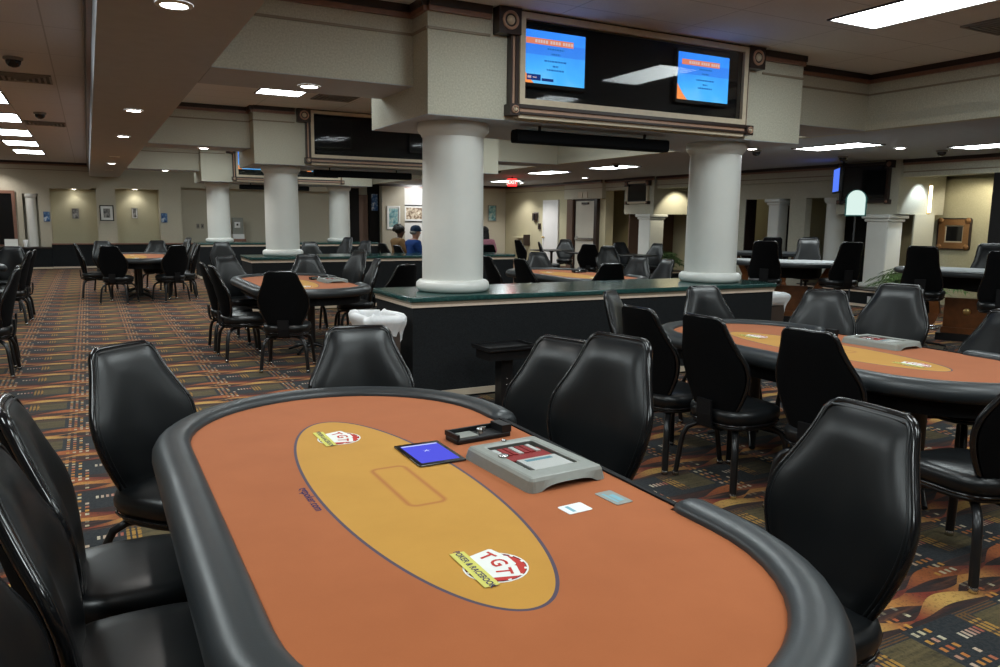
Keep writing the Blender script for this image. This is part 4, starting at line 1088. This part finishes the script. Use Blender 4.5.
# ------------------------------------------------------------------ ceiling fittings
def troffer(lab, x, y, z, w, l, first={}, grp='ceiling light panels'):
    k = (w, l)
    if k in first: return dup(first[k], (x, y, z), 0, lab)
    t = thing('ceiling_light', lab, 'ceiling light', (x, y, z), 0, grp); first[k] = t
    MB().poly([(-w, -l, -.008), (-w, l, -.008), (w, l, -.008), (w, -l, -.008)]).build('diffuser', 'led', t)
    m = MB(); f = .018
    for a, b, c, e in ((-w - f, w + f, l, l + f), (-w - f, w + f, -l - f, -l), (-w - f, -w, -l, l), (w, w + f, -l, l)): m.box(a, b, c, e, -.015, -.001)
    m.build('frame', 'darktrim', t)
    return t
LX = -1.14
for q, y in enumerate((10.25, 11.92, 14.32, 16.85, 19.25, 21.75)):
    lab = ['', 'half hidden light panel of the aisle ceiling at the left edge, nearest of its row', 'second light panel of the aisle ceiling row at the left edge', 'third light panel of the aisle ceiling row', 'fourth light panel of the aisle ceiling row', 'farthest light panel of the aisle ceiling row'][q]
    if q: troffer(lab, LX, y, ZA, .29, .59)
troffer('big bright light panel at the top right of the picture', 6.03, 4.17, ZC, .29, .59)
troffer('small square light panel left of the second display case', 2.50, 11.22, ZC, .30, .30)
troffer('light panel on the low ceiling right of the nearest bulkhead', 10.25, 8.2, ZR, .29, .59)
troffer('light panel on the low ceiling at the right edge', 11.9, 6.7, ZR, .29, .59)
troffer('light panel on the low ceiling above the dining area, left of two', 10.15, 16.5, ZR, .29, .59)
troffer('light panel on the low ceiling above the dining area, right of two', 10.3, 14.0, ZR, .29, .59)
# out of the frame but lighting the room
for x, y, z in ((1.6, 2.2, ZC), (3.1, 4.15, ZC), (3.84, .9, ZC), (6.08, 1.7, ZC), (1.6, -.4, ZC), (3.84, -1.6, ZC), (LX, 7.0, ZA), (LX, 4.5, ZA), (LX, 1.5, ZA),
                (4.9, 8.4, ZC), (7.2, 8.4, ZC), (1.9, 8.4, ZC), (6.6, 11.22, ZC), (4.6, 15.2, ZC), (2.2, 15.6, ZC), (6.6, 15.6, ZC), (2.5, 18.3, ZC), (5.6, 18.3, ZC), (2.2, 22.4, ZC), (6.2, 22.6, ZC), (10.9, 3.0, ZR), (11.4, 21.0, ZR)):
    troffer('ceiling light panel above the card tables, outside the picture', x, y, z, .29, .59)

def downlight(lab, x, y, z, power, r=.085, first=[None], spot=125, blend=.6, col=(1, .96, .91), off=[None]):
    if power < 1:
        if off[0] is None:
            t = thing('downlight', lab, 'ceiling light', (x, y, z), 0, 'round recessed ceiling lights'); off[0] = t
            MB().poly([(.07 * math.cos(-2 * PI * k / 24), .07 * math.sin(-2 * PI * k / 24), -.010) for k in range(24)]).build('lens', 'palefelt', t)
            MB().lathe([(.07, -.012), (.09, -.012), (.095, -.001)], 24, 0, 0, 0, True, False).build('trim_ring', 'white', t)
        else: dup(off[0], (x, y, z), 0, lab)
        return
    if first[0] is None:
        t = thing('downlight', lab, 'ceiling light', (x, y, z), 0, 'round recessed ceiling lights'); first[0] = t
        MB().poly([(.07 * math.cos(-2 * PI * k / 24), .07 * math.sin(-2 * PI * k / 24), -.010) for k in range(24)]).build('lens', 'lamp', t)
        MB().lathe([(.07, -.012), (.09, -.012), (.095, -.001)], 24, 0, 0, 0, True, False).build('trim_ring', 'white', t)
    else: dup(first[0], (x, y, z), 0, lab)
    l = bpy.data.lights.new('downlight_lamp', 'SPOT'); l.energy = power; l.spot_size = math.radians(spot); l.spot_blend = blend; l.shadow_soft_size = .06; l.color = col
    o = bpy.data.objects.new('downlight_lamp', l); C.objects.link(o); o.location = (x, y, z - .03)
for k, (x, y, p, lab) in enumerate(((.47, 4.57, 55, 'nearest round light in the long soffit, at the top edge'), (.50, 9.24, 55, 'second round light of the long soffit'), (.51, 12.3, 50, 'third round light of the long soffit'),
        (.52, 16.6, 0, 'unlit fourth round light of the long soffit'), (.52, 18.8, 35, 'fifth round light of the long soffit'), (.53, 21.6, 0, 'unlit sixth round light of the long soffit'))):
    downlight(lab, x, y, ZL, p * .8)
downlight('round light under the first cross beam, above the square panel', 1.72, 6.68, ZL - .006, 40)
downlight('round light under the second cross beam at the left', 1.74, 13.55, ZL - .006, 40)
downlight('round light under the farthest cross beam', 1.75, 20.75, ZL - .006, 30)
downlight('round niche light above the left grey plaque', -.31, 25.82, 2.288, 7)
downlight('round niche light above the right grey plaque', 1.30, 25.82, 2.328, 12)
downlight('round light above the booth window at the far left', -2.2, 25.0, ZA, 60)
downlight('round light of the low ceiling near the exit sign', 9.3, 20.6, ZR, 0)
downlight('round light of the low ceiling before the white door', 12.3, 21.6, ZR, 90)
downlight('round light of the low ceiling before the pale yellow wall', 12.55, 22.9, ZR, 110)
downlight('round light of the low ceiling before the yellow niche', 12.2, 17.9, ZR, 60)
downlight('round light of the low ceiling right of the nearest bulkhead', 9.5, 9.2, ZR, 40)
downlight('round light of the low ceiling near the right wall', 11.2, 7.8, ZR, 40)
def lamp(x, y, z, energy, col, tx, ty, tz, spot, blend=.4, size=.05):
    l = bpy.data.lights.new('unseen_spot', 'SPOT'); l.energy = energy; l.spot_size = math.radians(spot); l.spot_blend = blend; l.color = col; l.shadow_soft_size = size
    o = bpy.data.objects.new('unseen_spot', l); C.objects.link(o); o.location = (x, y, z)
    o.rotation_euler = (Vector((tx, ty, tz)) - Vector((x, y, z))).to_track_quat('-Z', 'Y').to_euler()
lamp(13.78, 8.84, 2.40, 30, (.78, .91, 1.0), 13.78, 9.15, 1.85, 80)      # added spot without a fixture, makes the bluish patch on the screen box side
lamp(14.1, 8.0, 2.38, 48, (1.0, .92, .70), 14.6, 8.5, 1.2, 120)         # alcove with the mirror
lamp(13.9, 15.55, 2.38, 40, (1.0, .92, .68), 13.95, 16.1, 1.7, 95)      # lit niche beside the tall box
lamp(14.2, 17.9, 2.38, 40, (1.0, .90, .60), 14.7, 17.9, 1.0, 120)       # yellow niche
lamp(10.9, 24.6, 2.68, 115, (1.0, 1.0, 1.0), 10.8, 26.0, 1.4, 130)       # added spot without a fixture, brightens the white wall
def point(x, y, z, e, col):
    l = bpy.data.lights.new('unseen_point', 'POINT'); l.energy = e; l.color = col; l.shadow_soft_size = .06
    o = bpy.data.objects.new('unseen_point', l); C.objects.link(o); o.location = (x, y, z)

def vent(lab, x, y, z, first=[None]):
    if first[0] is None:
        t = thing('ceiling_vent', lab, 'vent', (x, y, z), 0, 'ceiling vents'); first[0] = t
        m = MB()
        for k in range(5):
            s = .29 - k * .055; a = s - .022; zz = -.004 - .004 * k
            for q in ((-s, s, a, s), (-s, s, -s, -a), (-s, -a, -a, a), (a, s, -a, a)): m.box(*q, zz - .012, -.001)
        m.build('louvres', 'louver', t); MB().box(-.29, .29, -.29, .29, -.003, -.0005).build('back_plate', 'black', t)
    else: dup(first[0], (x, y, z), 0, lab)
vent('square vent beside the small square light panel', 3.30, 11.35, ZC)
vent('square vent at the top right corner', 7.2, 4.05, ZC)
vent('vent in the aisle ceiling beyond the nearest camera dome', -.55, 10.1, ZA)
vent('vent in the aisle ceiling beyond the second camera dome', -.52, 14.9, ZA)
def dome(lab, x, y, z, first=[None]):
    if first[0] is None:
        t = thing('camera_dome', lab, 'security camera', (x, y, z), 0, 'ceiling camera domes'); first[0] = t
        MB().lathe([(.085, -.001), (.085, -.02), (.07, -.03)], 20).build('mount_ring', 'louver', t)
        MB().lathe([(.068, -.0305), (.062, -.06), (.045, -.082), (.02, -.092), (.001, -.094)], 20).build('dome_glass', 'rim', t)
    else: dup(first[0], (x, y, z), 0, lab)
dome('dark camera dome in the aisle ceiling at the left edge', -.54, 8.9, ZA)
dome('dark camera dome in the aisle ceiling, farther one', -.53, 13.4, ZA)
dome('dark camera dome beside the dining area light panel', 9.7, 13.1, ZR)
dome('dark camera dome just right of the right hand column top', 9.75, 9.35, ZR)
dome('dark camera dome above the slim blue television', 11.8, 9.3, ZR)
dome('dark camera dome on the low ceiling at the right edge', 12.1, 7.7, ZR)
dome('dark camera dome just right of the nearest column, far back', 8.6, 16.2, ZR)
sd = thing('smoke_detector', 'small round smoke detector on the nearest coffer ceiling', 'smoke detector', (1.35, 10.7, ZC), 0)
MB().lathe([(.06, -.001), (.06, -.02), (.045, -.035), (.001, -.036)], 18).build('detector_body', 'white', sd); MB().lathe([(.01, -.0365), (.008, -.042)], 8).build('indicator', 'redprint', sd)
# ------------------------------------------------------------------ people
def skin_body(name, parent, joints, edges, mats, root=0, sub=2):
    """one continuous surface grown over a skeleton"""
    me = bpy.data.meshes.new(name); me.from_pydata([j[0] for j in joints], edges, []); me.update()
    o = bpy.data.objects.new(name, me); C.objects.link(o)
    md = o.modifiers.new('grow', 'SKIN'); md.use_smooth_shade = True
    for i, j in enumerate(joints):
        r = j[1]; o_v = me.skin_vertices[0].data[i]; o_v.radius = r if isinstance(r, tuple) else (r, r); o_v.use_root = (i == root)
    s = o.modifiers.new('smooth', 'SUBSURF'); s.levels = sub; s.render_levels = sub
    bpy.context.view_layer.update()
    ev = o.evaluated_get(bpy.context.evaluated_depsgraph_get()); me2 = bpy.data.meshes.new_from_object(ev)
    o.modifiers.clear(); o.data = me2
    for m in mats: me2.materials.append(M[m])
    me2.polygons.foreach_set('use_smooth', [True] * len(me2.polygons))
    if parent: o.parent = parent
    return o
def person(lab, loc, rz, skin, top, hair, cap=False, long_hair=False, hold=False, scale=1.0):
    """seated, facing local +Y, hips on a seat .49 high"""
    p = thing('person', lab, 'person', loc, rz); p.scale = (scale,) * 3
    hz = .655
    J = [((0, -.02, hz), (.15, .095)), ((0, -.03, hz + .16), (.14, .10)), ((0, -.02, hz + .32), (.15, .10)), ((0, -.01, hz + .43), (.11, .085)), ((0, .02, hz + .475), (.060, .060)), ((0, .035, hz + .515), (.060, .060)), ((0, .05, hz + .585), (.082, .096)), ((0, .04, hz + .675), (.076, .092)), ((0, .035, hz + .73), (.05, .06))]
    E = [(k, k + 1) for k in range(8)]
    def add(par, pos, r): J.append((pos, r)); E.append((par, len(J) - 1)); return len(J) - 1
    for s in (-1, 1):
        a = add(3, (s * .17, -.02, hz + .41), .062); b = add(a, (s * .235, .03, hz + .20), .05)
        if hold: c = add(b, (s * .15, .26, hz + .22), .037); d = add(c, (s * .07, .34, hz + .29), .028)
        else: c = add(b, (s * .19, .25, hz + .13), .037); d = add(c, (s * .13, .36, hz + .14), .028)
        w = J[d][0]
        h = add(d, (w[0] * .9, w[1] + .06, w[2] + .01), (.034, .018))
        hip = add(0, (s * .10, .05, hz - .03), .088); kn = add(hip, (s * .13, .42, hz - .07), .062); an = add(kn, (s * .13, .40, .10), .038); add(an, (s * .13, .50, .045), (.04, .03))
    body = skin_body('body', p, J, E, [skin], 0)
    # fingers and thumbs
    f = MB()
    for s in (-1, 1):
        w = Vector((.07 * s * .9, .40, hz + .30)) if hold else Vector((.13 * s * .9, .42, hz + .15))
        for k, L in enumerate((.062, .072, .068, .052)):
            o = Vector(((k - 1.5) * .017, .015, 0)); b = w + o
            f.tube([b, b + Vector((0, L * .5, -.004)), b + Vector((0, L * .85, -.02)), b + Vector((0, L, -.036))], [.009, .0085, .008, .006], 6)
        b = w + Vector((-s * .03, -.02, 0)); f.tube([b, b + Vector((-s * .022, .025, .0)), b + Vector((-s * .026, .05, -.012))], [.010, .009, .007], 6)
    f.build('fingers', skin, p)
    # face
    fc = MB(); hc = Vector((0, .05, hz + .62))
    fc.ell(tuple(hc + Vector((0, .093, -.008))), (.014, .020, .022), 8, 6)
    for s in (-1, 1): fc.ell(tuple(hc + Vector((s * .080, -.012, -.005))), (.012, .024, .034), 8, 6)
    fc.build('nose_and_ears', skin, p)
    ey = MB()
    for s in (-1, 1): ey.ell(tuple(hc + Vector((s * .031, .079, .012))), (.013, .008, .008), 8, 6)
    ey.build('eyes', 'white', p)
    MB().ell(tuple(hc + Vector((0, .084, -.05))), (.024, .008, .007), 8, 6).build('mouth', 'redtrim', p)
    # clothing: a jacket shell over the trunk and sleeves
    JT = [((0, -.02, hz - .0), (.172, .118)), ((0, -.03, hz + .16), (.168, .128)), ((0, -.02, hz + .31), (.178, .128)), ((0, -.01, hz + .42), (.13, .10)), ((0, .0, hz + .475), (.075, .072))]
    ET = [(k, k + 1) for k in range(4)]
    for s in (-1, 1):
        q = len(JT); JT.append(((s * .175, -.02, hz + .41), .080)); ET.append((3, q)); JT.append(((s * .24, .03, hz + .20), .066)); ET.append((q, q + 1))
        e = (s * .155, .25, hz + .22) if hold else (s * .195, .24, hz + .13)
        JT.append((e, .050)); ET.append((q + 1, q + 2))
    skin_body('jacket', p, JT, ET, [top], 0)
    JL = [((0, -.02, hz - .015), (.172, .105))]; EL = []
    for s in (-1, 1):
        q = len(JL); JL += [((s * .11, .06, hz - .03), .090), ((s * .13, .42, hz - .055), .072), ((s * .13, .40, .14), .056)]; EL += [(0, q), (q, q + 1), (q + 1, q + 2)]
    skin_body('trousers', p, JL, EL, ['trousers'], 0)
    m = MB()
    for s in (-1, 1): m.ell((s * .13, .46, .045), (.045, .12, .045), 12, 8)
    m.build('shoes', 'black', p)
    hm = MB()
    if cap:
        hm.loft([[(x, y * 1.05 + .04, z) for x, y in circ(0, 0, r * 1.12, 20)()] for r, z in ((.092, hz - .03 + .675), (.096, hz - .03 + .70), (.092, hz - .03 + .74), (.075, hz - .03 + .775), (.04, hz - .03 + .795), (.002, hz - .03 + .80))])
        hm.loft([[(x * .95, y, z + .01 - .25 * x * x) for x, y, z in [(a, .12 + b, hz - .03 + .683) for a, b in ((-.08, -.03), (.08, -.03), (.07, .05), (.03, .085), (-.03, .085), (-.07, .05))]], [(x * .95, y, z + .018 - .25 * x * x) for x, y, z in [(a, .12 + b, hz - .03 + .683) for a, b in ((-.08, -.03), (.08, -.03), (.07, .05), (.03, .085), (-.03, .085), (-.07, .05))]]])
        hm.build('cap', 'cap', p)
        MB().ell((0, -.02, hz - .03 + .655), (.092, .065, .05), 14, 8).build('hair', 'louver', p)
    elif long_hair:
        hm.ell((0, .02, hz - .03 + .69), (.108, .106, .098), 18, 12)
        hm.loft([[(x, y - .02, z) for x, y in superell(r, 2.4, 20, 1, .55)] for r, z in ((.092, hz - .03 + .70), (.108, hz - .03 + .60), (.115, hz - .03 + .50), (.105, hz - .03 + .38), (.07, hz - .03 + .30))])
        hm.build('hair', 'hair', p)
    else:
        for k in range(26):
            a = R.uniform(0, 2 * PI); e = R.uniform(-.15, 1.5)
            hm.ell((.085 * math.cos(a) * math.cos(e), 0.0 + .09 * math.sin(a) * math.cos(e), hz - .03 + .70 + .075 * math.sin(e)), (.05, .05, .05), 8, 6)
        hm.ell((0, .012, hz - .03 + .70), (.115, .112, .105), 16, 10)
        hm.build('hair', 'hair', p)
    return p
g = 'chairs of the seated people'
put_chair(5.50, 15.62, .95, .12, 'chair of the person in the tan jacket', g)
put_chair(5.40, 14.48, .95, .12, 'chair of the person in the blue jacket and cap', g)
put_chair(7.44, 14.5, .30, .95, 'chair of the person in the pink top', g)
def seat_at(x, y, fx, fy, d=.31):
    l = math.hypot(fx, fy); return (x + d * fx / l, y + d * fy / l, 0), math.atan2(-fx, fy)
l, r = seat_at(5.50, 15.62, .95, .12, .395); person('seated person with black curly hair and a tan jacket, seen from behind', l, r, 'skin1', 'tan', 'hair')
l, r = seat_at(5.40, 14.48, .95, .12, .395); pm = person('seated person in a navy cap and blue jacket looking right', l, r, 'skin2', 'denim', 'hair', cap=True, hold=True)
l, r = seat_at(7.44, 14.5, .30, .95, .395); person('seated person with long dark hair and a pink top, right of the nearest column', l, r, 'skin2', 'pink', 'hair', long_hair=True)

# ------------------------------------------------------------------ camera and look
cam = bpy.data.cameras.new('camera'); cam.sensor_width = 36; cam.lens = 763.4 / 1000 * 36; cam.clip_start = .05; cam.clip_end = 100
co = bpy.data.objects.new('camera', cam); C.objects.link(co)
yaw, pit, rol = math.radians(28.2), math.radians(8.47), math.radians(.68)
fw = Vector((math.sin(yaw) * math.cos(pit), math.cos(yaw) * math.cos(pit), -math.sin(pit)))
rt = Vector((math.cos(yaw), -math.sin(yaw), 0)); up = rt.cross(fw)
r2 = rt * math.cos(rol) + up * math.sin(rol); u2 = -rt * math.sin(rol) + up * math.cos(rol)
mt = Matrix((r2, u2, -fw)).transposed().to_4x4(); mt.translation = Vector((0, 0, 1.55))
co.matrix_world = mt
sc.camera = co
cam.dof.use_dof = False
w = bpy.data.worlds.new('world'); w.use_nodes = True; w.node_tree.nodes['Background'].inputs[0].default_value = (.02, .02, .022, 1); w.node_tree.nodes['Background'].inputs[1].default_value = 1.0
sc.world = w
sc.view_settings.view_transform = 'Standard'; sc.view_settings.look = 'None'; sc.view_settings.gamma = 1; sc.view_settings.use_curve_mapping = False
sc.view_settings.exposure = EXPOSURE
sc.cycles.max_bounces = 9; sc.cycles.diffuse_bounces = 7; sc.cycles.glossy_bounces = 3; sc.cycles.transparent_max_bounces = 8
sc.cycles.caustics_reflective = False; sc.cycles.caustics_refractive = False; sc.cycles.sample_clamp_indirect = 20.0
sc.cycles.use_denoising = True
